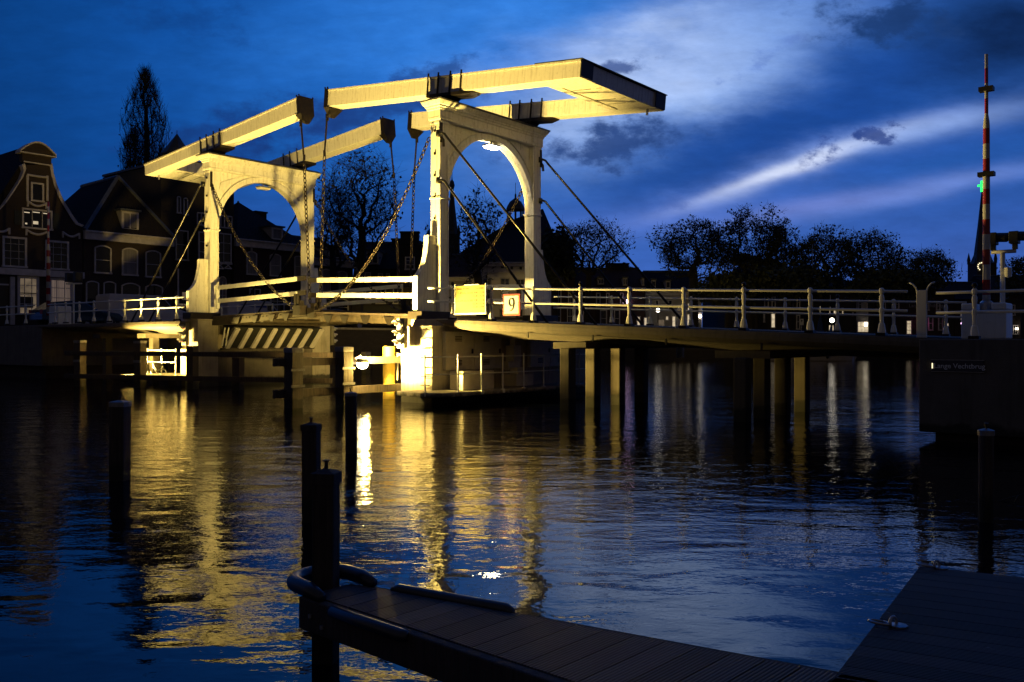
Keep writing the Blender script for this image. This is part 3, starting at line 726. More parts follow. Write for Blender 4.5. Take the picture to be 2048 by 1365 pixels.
t = thing('number_board', 'white square board with red border and black number 9 on the near railing', 'sign', (3.78, -.92, 2.9))
MB().box(3.47, 4.10, -.925, -.90, 2.62, 3.24).part('red_border', 'signred', t, bevel=.008)
MB().box(3.525, 4.045, -.932, -.926, 2.675, 3.185).part('white_field', 'signwhite', t)
m = MB(); pts = []
for k in range(25):
    a = 2*math.pi*k/24; pts.append((3.785 + .085*math.cos(a), -.934, 3.005 + .105*math.sin(a)))
m.tube(pts, .017, 6)
m.tube([(3.87, -.934, 3.005), (3.872, -.934, 2.94), (3.86, -.934, 2.87), (3.83, -.934, 2.81), (3.79, -.934, 2.775), (3.745, -.934, 2.765)], .017, 6)
m.part('digit', 'ink', t)
m = MB()
for z in (2.85, 3.05): m.box(3.7, 3.86, -.898, -.72, z-.02, z+.02)
m.part('clamp', 'galv', t)
t = thing('name_sign', 'dark blue enamel bridge name sign reading Lange Vechtbrug on the right abutment', 'sign', (15.84, -2.68, 1.43))
MB().box(15.40, 16.28, -2.69, -2.664, 1.33, 1.535).part('plate', 'enamel', t, bevel=.006)
MB().box(15.39, 16.29, -2.686, -2.663, 1.32, 1.328).box(15.39, 16.29, -2.686, -2.663, 1.537, 1.545).part('plate_edge', 'galv', t)
text_part('Lange Vechtbrug', .128, 'enamelwhite', t, (15.44, -2.692, 1.39), R_, U_, 'LEFT', .002, .0015)
t2 = thing('glowing_reflector', 'tiny yellow reflector at the left end of the name sign', 'reflector', (15.40, -2.70, 1.43))
MB().box(15.405, 15.425, -2.70, -2.693, 1.38, 1.48).part('reflector_plate', 'clock', t2)  # glint painted in: the plate is no lamp but glows by emission

# ---- navigation signals
def signal(u, v, z, sg, label, lit=(1, 0, 1)):   # faces sg*V
    t = thing('navigation_signal', label, 'signal', (u, v, z), group='red ship signals on the piers')
    MB().box(u-.16, u+.16, min(v, v+sg*.16), max(v, v+sg*.16), z-.46, z+.46).part('housing', 'signalgrey', t, bevel=.015)
    for k, dz in enumerate((.29, 0, -.29)):
        f = v + sg*.162
        hood = MB(); ring0, ring1 = [], []
        for j in range(9):
            a = math.radians(-20 + 220*j/8)
            ring0.append((u + .115*math.cos(a), f, z+dz + .115*math.sin(a))); ring1.append((u + .125*math.cos(a), f + sg*(.26 if 1 < j < 7 else .12), z+dz - .03 + .125*math.sin(a)))
        i = len(hood.v); hood.v += ring0 + ring1
        for j in range(8): hood.f.append((j, j+1, 9+j+1, 9+j))
        p = hood.part('hood', 'hood', t, recalc=False)
        sm = p.modifiers.new('thick', 'SOLIDIFY'); sm.thickness = .008
        if lit[k]: MB().lathe((0, 0, 0), [(.001, 0), (.10, .01), (.10, .03), (.001, .05)], 12) and None
        q = MB(); n = 12
        q.loft([[(u + .095*math.cos(2*math.pi*j/n), f+sg*d, z+dz + .095*math.sin(2*math.pi*j/n)) for j in range(n)] for d in (.002, .02)])
        q.part('lens', 'red_light' if lit[k] else 'plastic', t)
    return t
signal(.12, -1.62, 2.13, -1, 'ship signal with red lights on the brightly lit flank of the right pier')
signal(-13.72, -.62, 2.18, -1, 'ship signal with red lights on the near corner of the left pier above the fence')
signal(-13.45, 6.62, 2.15, 1, 'ship signal turned away, on the far corner of the left pier')

# ---- timber guide fences
def post(pos, w, ztop, frame_rot=True): return MB().box(pos[0]-w, pos[0]+w, pos[1]-w, pos[1]+w, -2.5, ztop)
t = thing('guide_fence', 'short lit timber fence of two thick capped posts by the right-hand pier', 'timber fence', (-1.0, -3, 0))
for u, v, zt in ((-.80, -5.05, 1.70), (-.85, -3.16, 1.72)):
    p = MB().box(u-.19, u+.19, v-.19, v+.19, -2.5, zt-.14).part('post', 'timber', t, bevel=.02)
    MB().box(u-.20, u+.20, v-.20, v+.20, zt-.14, zt).part('cap', 'cap', p, bevel=.01)
    for z in (.62, 1.08): MB().box(u+.191, u+.215, v-.24, v+.24, z-.035, z+.035).box(u-.02, u+.192, v+.191, v+.24, z-.03, z+.03).part('clamp', 'cap', p)
for z0, z1 in ((1.18, 1.40), (.28, .52)):
    MB().box(-1.02, -.90, -5.6, -3.36, z0, z1).part('beam', 'timber', t, bevel=.01)
    MB().box(-1.06, -.94, -2.96, -.10, z0+.0, z1-.0).part('beam', 'timber', t, bevel=.01)
    MB().box(-1.30, -1.20, -.10, 2.5, z0, z1).part('beam', 'timber', t)
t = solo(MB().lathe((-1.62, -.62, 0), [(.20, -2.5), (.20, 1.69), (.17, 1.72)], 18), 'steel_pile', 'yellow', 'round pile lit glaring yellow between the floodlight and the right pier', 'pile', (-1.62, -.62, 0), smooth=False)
t = solo(MB().tube([(-1.30, -.55, .62), (-1.28, -.55, 1.40), (-1.22, -.62, 1.47), (-.9, -.9, 1.48), (-.26, -1.38, 1.46)], .028, 8), 'cable_pipe', 'white_rail', 'bright bent cable pipe between the yellow pile and the pier', 'pipe', (-1.3, -.55, .6), smooth=True)
def W2B(X, Y): a, b = X-OX, Y-OY; return a*UX + b*UY, a*VX + b*VY
t = thing('guide_fence', 'long dark timber fence with capped posts standing in front of the left pier', 'timber fence', (-9, -2.5, 0))
A = Vector((ray(140)*37.0, 37.0, 0)); B = Vector((ray(672)*32.5, 32.5, 0)); dr = (B-A).normalized(); nr = Vector((-dr.y, dr.x, 0))
def fw(p, a, n, z):
    q = p + dr*a + nr*n; b = W2B(q.x, q.y); return (b[0], b[1], z)
Lf = (B-A).length
for z0, z1, nm in ((1.29, 1.47, 0), (.34, .53, 1)):
    MB().box(0, Lf, -.30, -.20, z0, z1, lambda a, n, z: fw(A, a, n, z)).part('beam', 'darktimber', t, bevel=.01)
for x, D, zt in ((163, 36.85, 1.92), (285, 35.8, 1.90), (390, 34.9, 1.80), (480, 34.1, 1.35)):
    a = (Vector((ray(x)*D, D, 0)) - A).dot(dr)
    p = MB().box(a-.17, a+.17, -.19, .15, -2.5, zt-.10, lambda a_, n, z: fw(A, a_, n, z)).part('post', 'timber' if x < 300 else 'darktimber', t, bevel=.02)
    if x < 300:
        MB().box(a-.18, a+.18, -.20, .16, zt-.10, zt, lambda a_, n, z: fw(A, a_, n, z)).part('cap', 'cap', p)
        MB().box(a-.175, a+.175, -.215, -.192, 1.02, 1.12, lambda a_, n, z: fw(A, a_, n, z)).part('clamp', 'cap', p)
for k, (x, D, zt) in enumerate(((732, 52., 1.25), (796, 52., 1.22))):
    X = ray(x)*D; b = W2B(X, D)
    t = thing('mooring_post', ['small capped timber post in the dark channel left of the yellow pile', 'small capped timber post in the dark channel between yellow pile and right pier'][k], 'post', (b[0], b[1], 0))
    MB().box(b[0]-.18, b[0]+.18, b[1]-.18, b[1]+.18, -2, zt-.3).part('shaft', 'timber', t)
    MB().box(b[0]-.20, b[0]+.20, b[1]-.20, b[1]+.20, zt-.3, zt).part('cap', 'cap', t)

# ---- floodlights
def floodlight(name, label, u, v, z, aim, lit, w=.20, h=.16):
    t = thing(name, label, 'floodlight', (u, v, z))
    a = Vector(aim).normalized(); s_ = a.cross(Vector((0, 0, 1))).normalized(); up = s_.cross(a)
    c = Vector((u, v, z))
    def q(x, y, d): return tuple(c + s_*x + up*y + a*d)
    m = MB().loft([[q(-w*.6, -h*.6, -.16), q(w*.6, -h*.6, -.16), q(w*.6, h*.6, -.16), q(-w*.6, h*.6, -.16)], [q(-w, -h, 0), q(w, -h, 0), q(w, h, 0), q(-w, h, 0)]])
    m.part('housing', 'plastic', t, bevel=.01)
    MB().loft([[q(-w*.9, -h*.85, .003), q(w*.9, -h*.85, .003), q(w*.9, h*.85, .003), q(-w*.9, h*.85, .003)], [q(-w*.85, -h*.8, .012), q(w*.85, -h*.8, .012), q(w*.85, h*.8, .012), q(-w*.85, h*.8, .012)]]).part('lens', 'flood' if lit else 'glass', t)
    MB().tube([q(-w-.02, 0, -.05), q(-w-.02, -h-.12, -.05), q(w+.02, -h-.12, -.05), q(w+.02, 0, -.05)], .016, 6).part('bracket', 'galv', t)
    return t
def lamp(name, at, power, col, radius, spot=None, aim=None, blend=.4):
    l = bpy.data.lights.new(name, 'SPOT' if spot else 'POINT'); l.energy = power; l.color = col; l.shadow_soft_size = radius
    o = bpy.data.objects.new(name, l); COL.objects.link(o); o.location = B2W(at)
    if spot:
        l.spot_size = math.radians(spot); l.spot_blend = blend
        A_ = Vector(B2W(tuple(Vector(at) + Vector(aim)))) - Vector(B2W(at))
        o.rotation_euler = A_.to_track_quat('-Z', 'Y').to_euler()
    return o
WARM = (1., .69, .155)
LU, LV, LZ = -.72, -2.56, 1.14
t = thing('floodlight', 'glaring floodlight hung below the fence beam left of the yellow pile', 'floodlight', (LU, LV, LZ))
MB().lathe((LU, LV, LZ), [(.06, .24), (.17, .20), (.19, .12), (.19, .10)], 16).part('housing', 'plastic', t)
MB().lathe((LU, LV, LZ), [(.165, .098), (.165, .0), (.12, -.07), (.01, -.10)], 16).part('lens', 'flood', t, smooth=True)
MB().tube([(LU, LV, LZ+.22), (LU-.10, LV, LZ+.30), (-.94, LV, LZ+.22)], .022, 6).part('bracket', 'galv', t)
lamp('floodlight_beam', (LU+.05, LV-.12, LZ+.30), 14500, WARM, .12, 167, (.03, .75, .66), .30)
lamp('floodlight_spill', (LU+.22, LV-.06, LZ-.0), 260, WARM, .08)
floodlight('floodlight', 'black tilted floodlight at the left end of the left service platform', -16.35, -1.1, .78, (.85, .1, .5), False, .28, .22)
floodlight('floodlight', 'black tilted floodlight under the signal on the left service platform', -15.35, -.95, .82, (.75, .25, .6), False, .26, .20)
lamp('floodlight_beam', (-15.5, -1.7, .95), 5000, WARM, .14, 140, (.30, .65, .70), .4)
lamp('floodlight_beam', (-17.2, -2.1, .75), 3000, WARM, .14, 132, (.55, .62, .56), .5)
lamp('arch_lamp_light', (UP1-.14, VC, ZS+AR-.36), 170, (1., .78, .36), .18)
# ================================================================== RIGHT BANK FURNITURE
t = thing('barrier', 'raised red and white striped barrier arm on a pale box on the right bank', 'barrier', (15.70, .6, 1.93))
MB().box(15.28, 16.14, .22, .95, 1.935, 2.55).box(15.28, 15.52, .22, .95, 2.55, 2.70).box(15.86, 16.14, .22, .95, 2.55, 2.70).part('machine_box', 'white_rail', t, bevel=.03)
prof = [(.078, 0), (.076, 1.1), (.066, 3.9), (.060, 4.0), (.038, 4.14), (.034, 5.44)]
MB().lathe((15.70, .6, 2.62), prof, 10).part('boom', 'stripes', t, smooth=True)
MB().lathe((15.70, .6, 0), [(.13, 2.552), (.13, 2.72), (.09, 2.76)], 12).part('boom_socket', 'galv', t)
for z, w in ((5.48, .16), (7.31, .14)): MB().box(15.70-w, 15.70+w, .50, .70, z-.045, z+.045).part('boom_lamp', 'plastic', t)
MB().box(15.4, 15.6, .210, .2195, 2.05, 2.4).part('door_panel', 'white_rail', t)
t = thing('road_signal', 'pale T-shaped post with two hooded black signal heads right of the raised barrier', 'traffic signal', (15.92, 1.1, 1.93))
MB().tube([(15.92, 1.1, 1.93), (15.92, 1.1, 3.82)], .05, 10).tube([(15.70, 1.1, 3.84), (16.18, 1.1, 3.84)], .042, 8).part('post', 'white_rail', t, smooth=True)
MB().lathe((16.04, 1.02, 3.38), [(.001, -.12), (.07, -.1), (.07, .1), (.001, .12)], 10).part('bell', 'white_rail', t)
for u in (15.74, 16.16):
    m = MB().box(u-.10, u+.08, .95, 1.25, 4.0, 4.26).box(u-.05, u+.05, 1.04, 1.16, 3.88, 4.0)
    m.part('signal_head', 'plastic', t, bevel=.01)
    m = MB(); rr = []
    for d, dz, r in ((.08, 0, .13), (.24, -.01, .13), (.36, .03, .09)):
        rr.append([(u+d, 1.10 + r*math.cos(math.radians(-30+240*j/8)), 4.13 + dz + r*math.sin(math.radians(-30+240*j/8))) for j in range(9)])
    m.loft(rr, closed=False, caps=False); p = m.part('visor', 'plastic', t, recalc=False); q = p.modifiers.new('thick', 'SOLIDIFY'); q.thickness = .01
t = thing('barrier', 'raised red and white barrier arm in front of the curved gable house', 'barrier', (-27.0, .2, ZDL))
MB().box(-27.6, -26.55, -.15, .55, ZDL+.02, ZDL+.98).part('machine_box', 'white_rail', t, bevel=.05)
MB().lathe((-27.75, -.1, ZDL+.5), [(.10, 0), (.10, 3.4), (.06, 3.9), (.055, 5.9)], 10).part('boom', 'stripes', t, smooth=True)
t = thing('road_signal', 'small dark signal pair on a short cross arm behind the left barrier', 'traffic signal', (-28.2, 1.4, ZDL))
MB().tube([(-28.2, 1.4, ZDL), (-28.2, 1.4, 4.95)], .05, 8).tube([(-28.6, 1.2, 4.95), (-27.7, 1.6, 4.95)], .04, 8).part('post', 'white_rail', t)
for du in (-.45, .5):
    MB().box(-28.2+du-.16, -28.2+du+.16, 1.2, 1.6, 5.05, 5.55).part('signal_head', 'plastic', t, bevel=.03)
t = solo(MB().lathe((4.6, 7.6, 0), [(.13, 1.3), (.13, 2.95), (.11, 3.06), (.06, 3.14), (.002, 3.16)], 12), 'white_bollard', 'signwhite', 'white round-topped bollard seen through the far railing behind the brace rods', 'bollard', (4.6, 7.6, 1.3), smooth=True)

# ================================================================== FOREGROUND
ZD = .45
def local(name, label, cat, at, spin, group=None, tilt=0.):
    o = thing(name, label, cat, at, 'W', group, tilt, spin); BASE[o.name] = (0, 0, 0); return o
t = local('finger_jetty', 'narrow grooved wooden finger jetty running from the near post to the lower right', 'jetty', (-1.143, 5.01, 0), math.atan2(-.673, .74))
def fy(x): return .339 + .2*x
m = MB(); k = 0
while k*.158 < 4.6:
    x0 = k*.158; x1 = x0 + .148
    m.hexa([(x0, .03, ZD-.03), (x1, .03, ZD-.03), (x1, fy(x1), ZD-.03), (x0, fy(x0), ZD-.03), (x0, .03, ZD), (x1, .03, ZD), (x1, fy(x1), ZD), (x0, fy(x0), ZD)]); k += 1
m.part('decking', 'deckx', t)
MB().box(-.07, 4.6, -.03, .028, ZD-.185, ZD-.004).part('side_beam', 'darktimber', t, bevel=.008)
MB().box(-.07, -.004, .03, .345, ZD-.185, ZD-.004).part('end_beam', 'darktimber', t, bevel=.008)
MB().hexa([(0, fy(0)+.002, ZD-.2), (4.6, fy(4.6)+.002, ZD-.2), (4.6, fy(4.6)+.05, ZD-.2), (0, fy(0)+.05, ZD-.2), (0, fy(0)+.002, ZD-.01), (4.6, fy(4.6)+.002, ZD-.01), (4.6, fy(4.6)+.05, ZD-.01), (0, fy(0)+.05, ZD-.01)]).part('side_beam', 'darktimber', t)
def fender(pts, r, nm='fender_pipe'):
    p = MB().tube(pts, r, 12).part(nm, 'pipe', t, smooth=True); return p
fender([(.23, -.03, ZD-.02), (.27, -.040, ZD-.02), (.84, -.040, ZD-.02), (.87, -.03, ZD-.02)], [.02, .034, .034, .026])
fender([(.22, fy(.22)+.03, ZD-.01), (.26, fy(.26)+.045, ZD-.0), (.98, fy(.98)+.045, ZD-.0), (1.02, fy(1.02)+.03, ZD-.01)], [.02, .034, .034, .026])
pts = [(.10, .375, ZD+.02), (-.03, .395, ZD+.03)]
for k in range(13):
    a = math.radians(95 + 170*k/12); pts.append((-.142 + .165*math.cos(a), .205 + .185*math.sin(a), ZD+.035))
pts += [(-.03, .02, ZD+.03), (.12, -.005, ZD+.02)]
fender(pts, [.028] + [.045]*15 + [.028], 'bumper_ring')
for p in ((.05, -.032, ZD-.09), (.16, -.032, ZD-.13)): MB().lathe((p[0], p[1], p[2]-.01), [(.014, 0), (.014, .02)], 8).part('bolt', 'galv', t)
t = local('jetty', 'broad dark wooden jetty in the lower right corner with mooring rings on its edge', 'jetty', (2.61, 5.67, 0), math.atan2(-.461, .887))
sk = .103
m = MB(); k = 0
while k*.158 < 6.2:
    y1 = -k*.158; y0 = y1-.147
    m.hexa([(y0*sk, y0, ZD-.03), (8, y0, ZD-.03), (8, y1, ZD-.03), (y1*sk, y1, ZD-.03), (y0*sk, y0, ZD), (8, y0, ZD), (8, y1, ZD), (y1*sk, y1, ZD)]); k += 1
m.part('decking', 'decky', t)
MB().box(-.0, 8, .002, .05, ZD-.22, ZD-.006).part('edge_beam', 'darktimber', t)
def ring(x, D, label):
    X = ray(x)*D
    r = thing('mooring_ring', label, 'mooring ring', (X, D, ZD), 'W', 'mooring rings on the right jetty')
    def circ(c, R, rr, nrm, tilt=0):
        n = 16; q = []
        a_ = Vector(nrm).orthogonal().normalized(); b_ = Vector(nrm).normalized().cross(a_)
        for k in range(n+1): q.append(Vector(c) + a_*(R*math.cos(2*math.pi*k/n)) + b_*(R*math.sin(2*math.pi*k/n)))
        return MB().tube(q, rr, 6)
    circ((X-.03, D+.01, ZD+.016), .05, .008, (.15, .1, 1)).part('ring', 'galv', r, smooth=True)
    circ((X+.035, D-.005, ZD+.018), .030, .008, (.6, -.8, .1)).part('eye', 'galv', r, smooth=True)
    MB().lathe((X+.06, D-.01, ZD+.001), [(.045, 0), (.045, .008), (.02, .012)], 8).part('base_plate', 'galv', r)
    return r
ring(1772, 4.50, 'galvanised ring on the left edge of the right jetty, nearer the camera')
ring(1862, 5.65, 'galvanised ring at the outer corner of the right jetty')
def mpost(X, D, w, zt, label, shape, rot=0., mat='darktimber', cap='cap'):
    p = local('mooring_post', label, 'post', (X, D, 0), rot, 'mooring posts standing in the water', .012*math.sin(X*3.1))
    if shape == 'square':
        MB().box(-w, w, -w, w, -2.5, zt-.06).part('shaft', mat, p, bevel=.012)
        e = w + .006
        MB().loft([[(-e, -e, zt-.065), (e, -e, zt-.065), (e, e, zt-.065), (-e, e, zt-.065)], [(-e, -e, zt), (e, -e, zt), (e, e, zt), (-e, e, zt)],
                   [(-.02, -.02, zt+.022), (.02, -.02, zt+.022), (.02, .02, zt+.022), (-.02, .02, zt+.022)]]).part('cap', cap, p)
    else:
        MB().lathe((0, 0, 0), [(w*1.02, -2.5), (w, zt-.05)], 16).part('shaft', mat, p, smooth=False)
        MB().lathe((0, 0, 0), [(w+.008, zt-.055), (w+.008, zt), (w*.3, zt+.018), (.002, zt+.022)], 16).part('cap', cap, p)
    MB().lathe((0, 0, 0), [(.012, zt+.015), (.012, zt+.065), (.022, zt+.066), (.022, zt+.075), (.002, zt+.077)], 8).part('pin', 'iron', p)
    return p
mpost(-1.108, 5.26, .066, 1.118, 'nearest square post, its foot ringed by a black bumper on the finger jetty', 'square', -.14, cap='darktimber')
mpost(-2.107, 9.3, .080, 1.02, 'square capped post standing just behind the nearest post', 'square', -.12, cap='darktimber')
mpost(-2.713, 14.95, .098, 1.02, 'round flat-topped post in the bright reflection left of the bridge lamp streak', 'round')
mpost(-5.34, 12.05, .102, 1.07, 'lone dark post in the blue water on the left', 'square', -.1)
mpost(4.98, 9.3, .074, .96, 'slim dark post in front of the name-sign abutment behind the right jetty', 'round')
def twig(name, label, at, lines, r):
    o = thing(name, label, 'branch', at, 'W')
    m = MB()
    for l in lines: m.tube([(at[0]+a, at[1]+b, at[2]+c) for a, b, c in l], [r*(1-.6*k/(len(l)-1)) for k in range(len(l))], 5)
    m.part('stem', 'twig', o, smooth=True); return o
twig('driftwood_branch', 'thin curled branch sticking out of the water left of the abutment', (5.38, 12.2, 0), [[(0, 0, -.1), (-.02, 0, .05), (-.10, .05, .2), (-.20, .05, .28), (-.30, .05, .36)], [(0, 0, .0), (.12, 0, .06), (.16, -.02, .1), (.08, 0, .14), (-.06, 0, .12)], [(.0, 0, .02), (-.1, -.05, .03), (-.13, 0, .0), (-.08, .05, -.05)]], .011)
twig('driftwood_branch', 'pale thin twig drifting right of the slim post by the abutment', (6.0, 10.5, 0), [[(-.28, 0, -.02), (0, 0, .06), (.14, 0, .12)], [(0, 0, .06), (-.08, -.05, -.02)]], .008)

# ================================================================== GROUND AND WATER
def ground(name, poly, z0, z1, mat):
    return solo(MB().prism(poly, z0, z1, lambda a, d, b: (a, b, d)), name, mat, None, None, (0, 0, 0), 'W', kind='structure')
w_ = lambda u, v: B2W((u, v, 0))[:2]
ground('quay_street', [w_(-27, -.58), w_(-27, 34), (4, 80), (0, 150), (-220, 220), w_(-150, -.58)], -2, 2.64, 'ground')
ground('near_quay', [w_(-52, -.6), w_(-52, -60), w_(-150, -60), w_(-150, -.6)], -2, 2.6, 'ground')
ground('far_bank', [(3.8, 80.2), (12, 86), (25, 91), (48, 93.5), (260, 97), (420, 900), (-420, 900), (-300, 230), (-.5, 150.5)], -2, 1.22, 'ground')
ground('grass_bank', [(5, 84.5), (12, 88), (25, 93), (48, 95.5), (70, 96), (70, 101), (48, 100.5), (25, 98), (12, 93), (5, 90)], 1.221, 1.50, 'grass')
ground('right_bank', [w_(15.6, -2.2), w_(15.6, 60), w_(90, 60), w_(90, -2.2)], -2, 1.915, 'ground')
wm = MB(); n = 1
wm.face([(-900, -300, 0), (900, -300, 0), (900, 900, 0), (-900, 900, 0)])
solo(wm, 'water', 'water', None, None, (0, 0, 0), 'W', kind='structure')
t = thing('quay_wall', 'low dark brick quay along the left bank below the parked cars', 'quay wall', (-26.9, 15, 0))
MB().box(-27.0, -26.85, -.4, 34, -2, 2.66).part('brick_face', 'quay', t)
MB().box(-27.1, -26.80, -.4, 34, 2.662, 2.80).part('coping', 'concrete', t)
far = [(3.8, 80.0), (12, 85.85), (25, 90.85), (48, 93.3), (260, 96.8)]
t = thing('quay_wall', 'low dark quay along the distant right-hand bank', 'quay wall', (25, 90.8, 0), 'W')
MB().loft([[(x, y, z) for z, dy in ((-2, 0), (.95, 0), (.95, .12), (-2, .12)) for x, y in [(px_, py_+dy-.14)]] for px_, py_ in far]).part('brick_face', 'quay', t)
MB().loft([[(px_, py_-.2, .952), (px_, py_-.2, 1.1), (px_, py_+.2, 1.1), (px_, py_+.2, .952)] for px_, py_ in far]).part('coping', 'darktimber', t)
for x, D in ((1343, 90.0), (1390, 90.0), (1150, 86.5), (1283, 88.5)):
    X = ray(x)*D
    k_ = {1343: 'pale-topped mooring pole by the far quay, left one of the pair under the deck', 1390: 'pale-topped mooring pole by the far quay, right one of the pair under the deck', 1150: 'pale-topped mooring pole by the far quay between the first two bridge piles', 1283: 'pale-topped mooring pole by the far quay beside the third bridge pile'}[x]
    t = thing('mooring_post', k_, 'post', (X, D, 0), 'W')
    MB().lathe((X, D, 0), [(.14, -2), (.14, 1.3)], 8).part('shaft', 'darktimber', t)
    MB().lathe((X, D, 0), [(.16, 1.3), (.16, 1.52)], 8).part('cap', 'signwhite', t)

# ================================================================== HOUSES
def win(F, p, r, kind='glass', nx=1, ny=2, fw=.09, arch=False, fm='trim', bar=.035):
    x0, y0, x1, y1 = r; xm = (x0+x1)/2
    a0 = F.px(x0, y0)[0]; a1 = F.px(x1, y0)[0]; z1 = F.px(xm, y0)[1]; z0 = F.px(xm, y1)[1]
    m = MB(); rise = (a1-a0)*.16 if arch else 0
    if arch == 'round': rise = (a1-a0)*.5
    m.fbox(F, a0, a0+fw, .0, .09, z0, z1-rise); m.fbox(F, a1-fw, a1, .0, .09, z0, z1-rise)
    m.fbox(F, a0-.03, a1+.03, .0, .13, z0-.10, z0-.001)
    if not arch: m.fbox(F, a0+fw+.001, a1-fw-.001, .0, .09, z1-fw, z1)
    else:
        n = 8; rings = []
        for k in range(n+1):
            s_ = -1 + 2*k/n; a = (a0+a1)/2 + s_*(a1-a0)/2
            if arch == 'round': a = (a0+a1)/2 - math.cos(math.pi*k/n)*(a1-a0)/2; zt = z1 - rise + math.sin(math.pi*k/n)*rise
            else: zt = z1 - rise*s_*s_
            rings.append([F.pt(a, 0, zt-fw), F.pt(a, .09, zt-fw), F.pt(a, .09, zt), F.pt(a, 0, zt)])
        m.loft(rings)
    for k in range(1, nx):
        a = a0 + (a1-a0)*k/nx; m.fbox(F, a-bar/2, a+bar/2, .0, .06, z0, z1-rise-fw)
    for k in range(1, ny):
        z = z0 + (z1-rise-z0)*k/ny; m.fbox(F, a0+fw, a1-fw, .0, .055, z-bar/2, z+bar/2)
    w = m.part('window', fm, p)
    pm = MB()
    if not arch: pm.face([F.pt(a0+.02, .02, z0), F.pt(a1-.02, .02, z0), F.pt(a1-.02, .02, z1-.02), F.pt(a0+.02, .02, z1-.02)])
    else:
        q = [F.pt(a0+.02, .02, z0), F.pt(a1-.02, .02, z0)]
        for k in range(9):
            s_ = 1 - 2*k/8
            if arch == 'round': q.append(F.pt((a0+a1)/2 + math.cos(math.pi*k/8)*((a1-a0)/2-.02), .02, z1-rise + math.sin(math.pi*k/8)*(rise-.02)))
            else: q.append(F.pt((a0+a1)/2 + s_*((a1-a0)/2-.02), .02, z1-.02-rise*s_*s_))
        pm.face(q)
    pm.part('pane', kind, w)
    return w
def pbox(F, p, name, mat, r, n0, n1, bevel=0):
    x0, y0, x1, y1 = r; xm = (x0+x1)/2
    a0 = F.px(x0, y0)[0]; a1 = F.px(x1, y0)[0]
    return MB().fbox(F, a0, a1, n0, n1, F.px(xm, y1)[1], F.px(xm, y0)[1]).part(name, mat, p, bevel=bevel)
def house(name, label, F, x0, x1, ye, zg, depth, wall, roof='gable', yr=None, rmat='tiles', hip=(0, 0), cornice=True, cat='house', cm='trim', ch=.38, extra=0):
    a0 = F.px(x0, ye)[0]; a1 = F.px(x1, ye)[0]; ze = F.px((x0+x1)/2, ye)[1]
    t = thing(name, label, cat, F.pt(a0, 0, zg), F.frame)
    MB().fbox(F, a0, a1, -depth, 0, zg-.6, ze).part('wall', wall, t)
    if cornice: MB().fbox(F, a0-.02, a1+.02, .001, .28, ze-ch, ze-.06).fbox(F, a0-.05, a1+.05, .001, .40, ze-.058, ze+.05).part('cornice', cm, t, bevel=.015)
    if roof == 'flat':
        MB().fbox(F, a0-.05, a1+.05, -depth, .05, ze+.052, ze+.2).part('roof', 'lead', t)
    elif yr is not None:
        D_ = F.pt(0, 0, 0)
        xm = (x0+x1)/2
        q = B2W(F.pt((a0+a1)/2, -depth/2, 0)) if F.frame == 'B' else F.pt((a0+a1)/2, -depth/2, 0)
        zr = zat(yr, q[1])
        e = .05
        b = [F.pt(a0-e, .3, ze+e), F.pt(a1+e, .3, ze+e), F.pt(a1+e, -depth, ze+e), F.pt(a0-e, -depth, ze+e)]
        r0, r1 = F.pt(a0+hip[0], -depth/2, zr), F.pt(a1-hip[1], -depth/2, zr)
        m = MB(); m.v = [*b, r0, r1]; m.f = [(0,1,5,4), (2,3,4,5), (3,0,4), (1,2,5), (3,2,1,0)]
        m.part('roof', rmat, t)
        MB().tube([r0, r1], .10, 6).part('ridge', 'lead', t)
        t['zr'] = zr; del t['zr']
    return t
def chimney(F, p, x, y0, y1, n, w=.5):
    a = F.px(x, y0)[0]
    q = B2W(F.pt(a, n, 0)) if F.frame == 'B' else F.pt(a, n, 0)
    zt = zat(y0, q[1]); zb = zat(y1, q[1])
    a = a + 0
    MB().fbox(F, a-w, a+w, n-.35, n+.35, zb, zt-.12).fbox(F, a-w-.07, a+w+.07, n-.42, n+.42, zt-.118, zt).part('chimney', 'brick3', p)
def dormer(F, p, r, n=.0, kind='glass', nx=2, ny=1, rm='lead'):
    x0, y0, x1, y1 = r; xm = (x0+x1)/2
    a0 = F.px(x0, y0)[0]; a1 = F.px(x1, y0)[0]; z1 = F.px(xm, y0)[1]; z0 = F.px(xm, y1)[1]
    d = MB().fbox(F, a0, a1, -2.6, n-.1, z0, z1).part('dormer', 'stucco2', p)
    MB().fbox(F, a0-.12, a1+.12, -2.7, n+.08, z1+.001, z1+.12).part('dormer_roof', rm, d)
    class G: pass
    g = F.__class__(F.d + (n-.1 if F.frame == 'B' else -(n-.1)))
    m = MB(); w = (a1-a0)*.13
    m.fbox(g, a0+.02, a0+w, 0, .08, z0+.05, z1-.05); m.fbox(g, a1-w, a1-.02, 0, .08, z0+.05, z1-.05)
    m.fbox(g, a0+w, a1-w, 0, .08, z1-.16, z1-.05); m.fbox(g, a0+w, a1-w, 0, .08, z0+.05, z0+.14)
    for k in range(1, nx): a = a0 + (a1-a0)*k/nx; m.fbox(g, a-.04, a+.04, 0, .06, z0+.14, z1-.16)
    m.part('dormer_window', 'trim', d)
    MB().face([g.pt(a0+w, .02, z0+.14), g.pt(a1-w, .02, z0+.14), g.pt(a1-w, .02, z1-.16), g.pt(a0+w, .02, z1-.16)]).part('dormer_pane', kind, d)
    return d
ZG = 2.66
FL = FacB(-35.0)
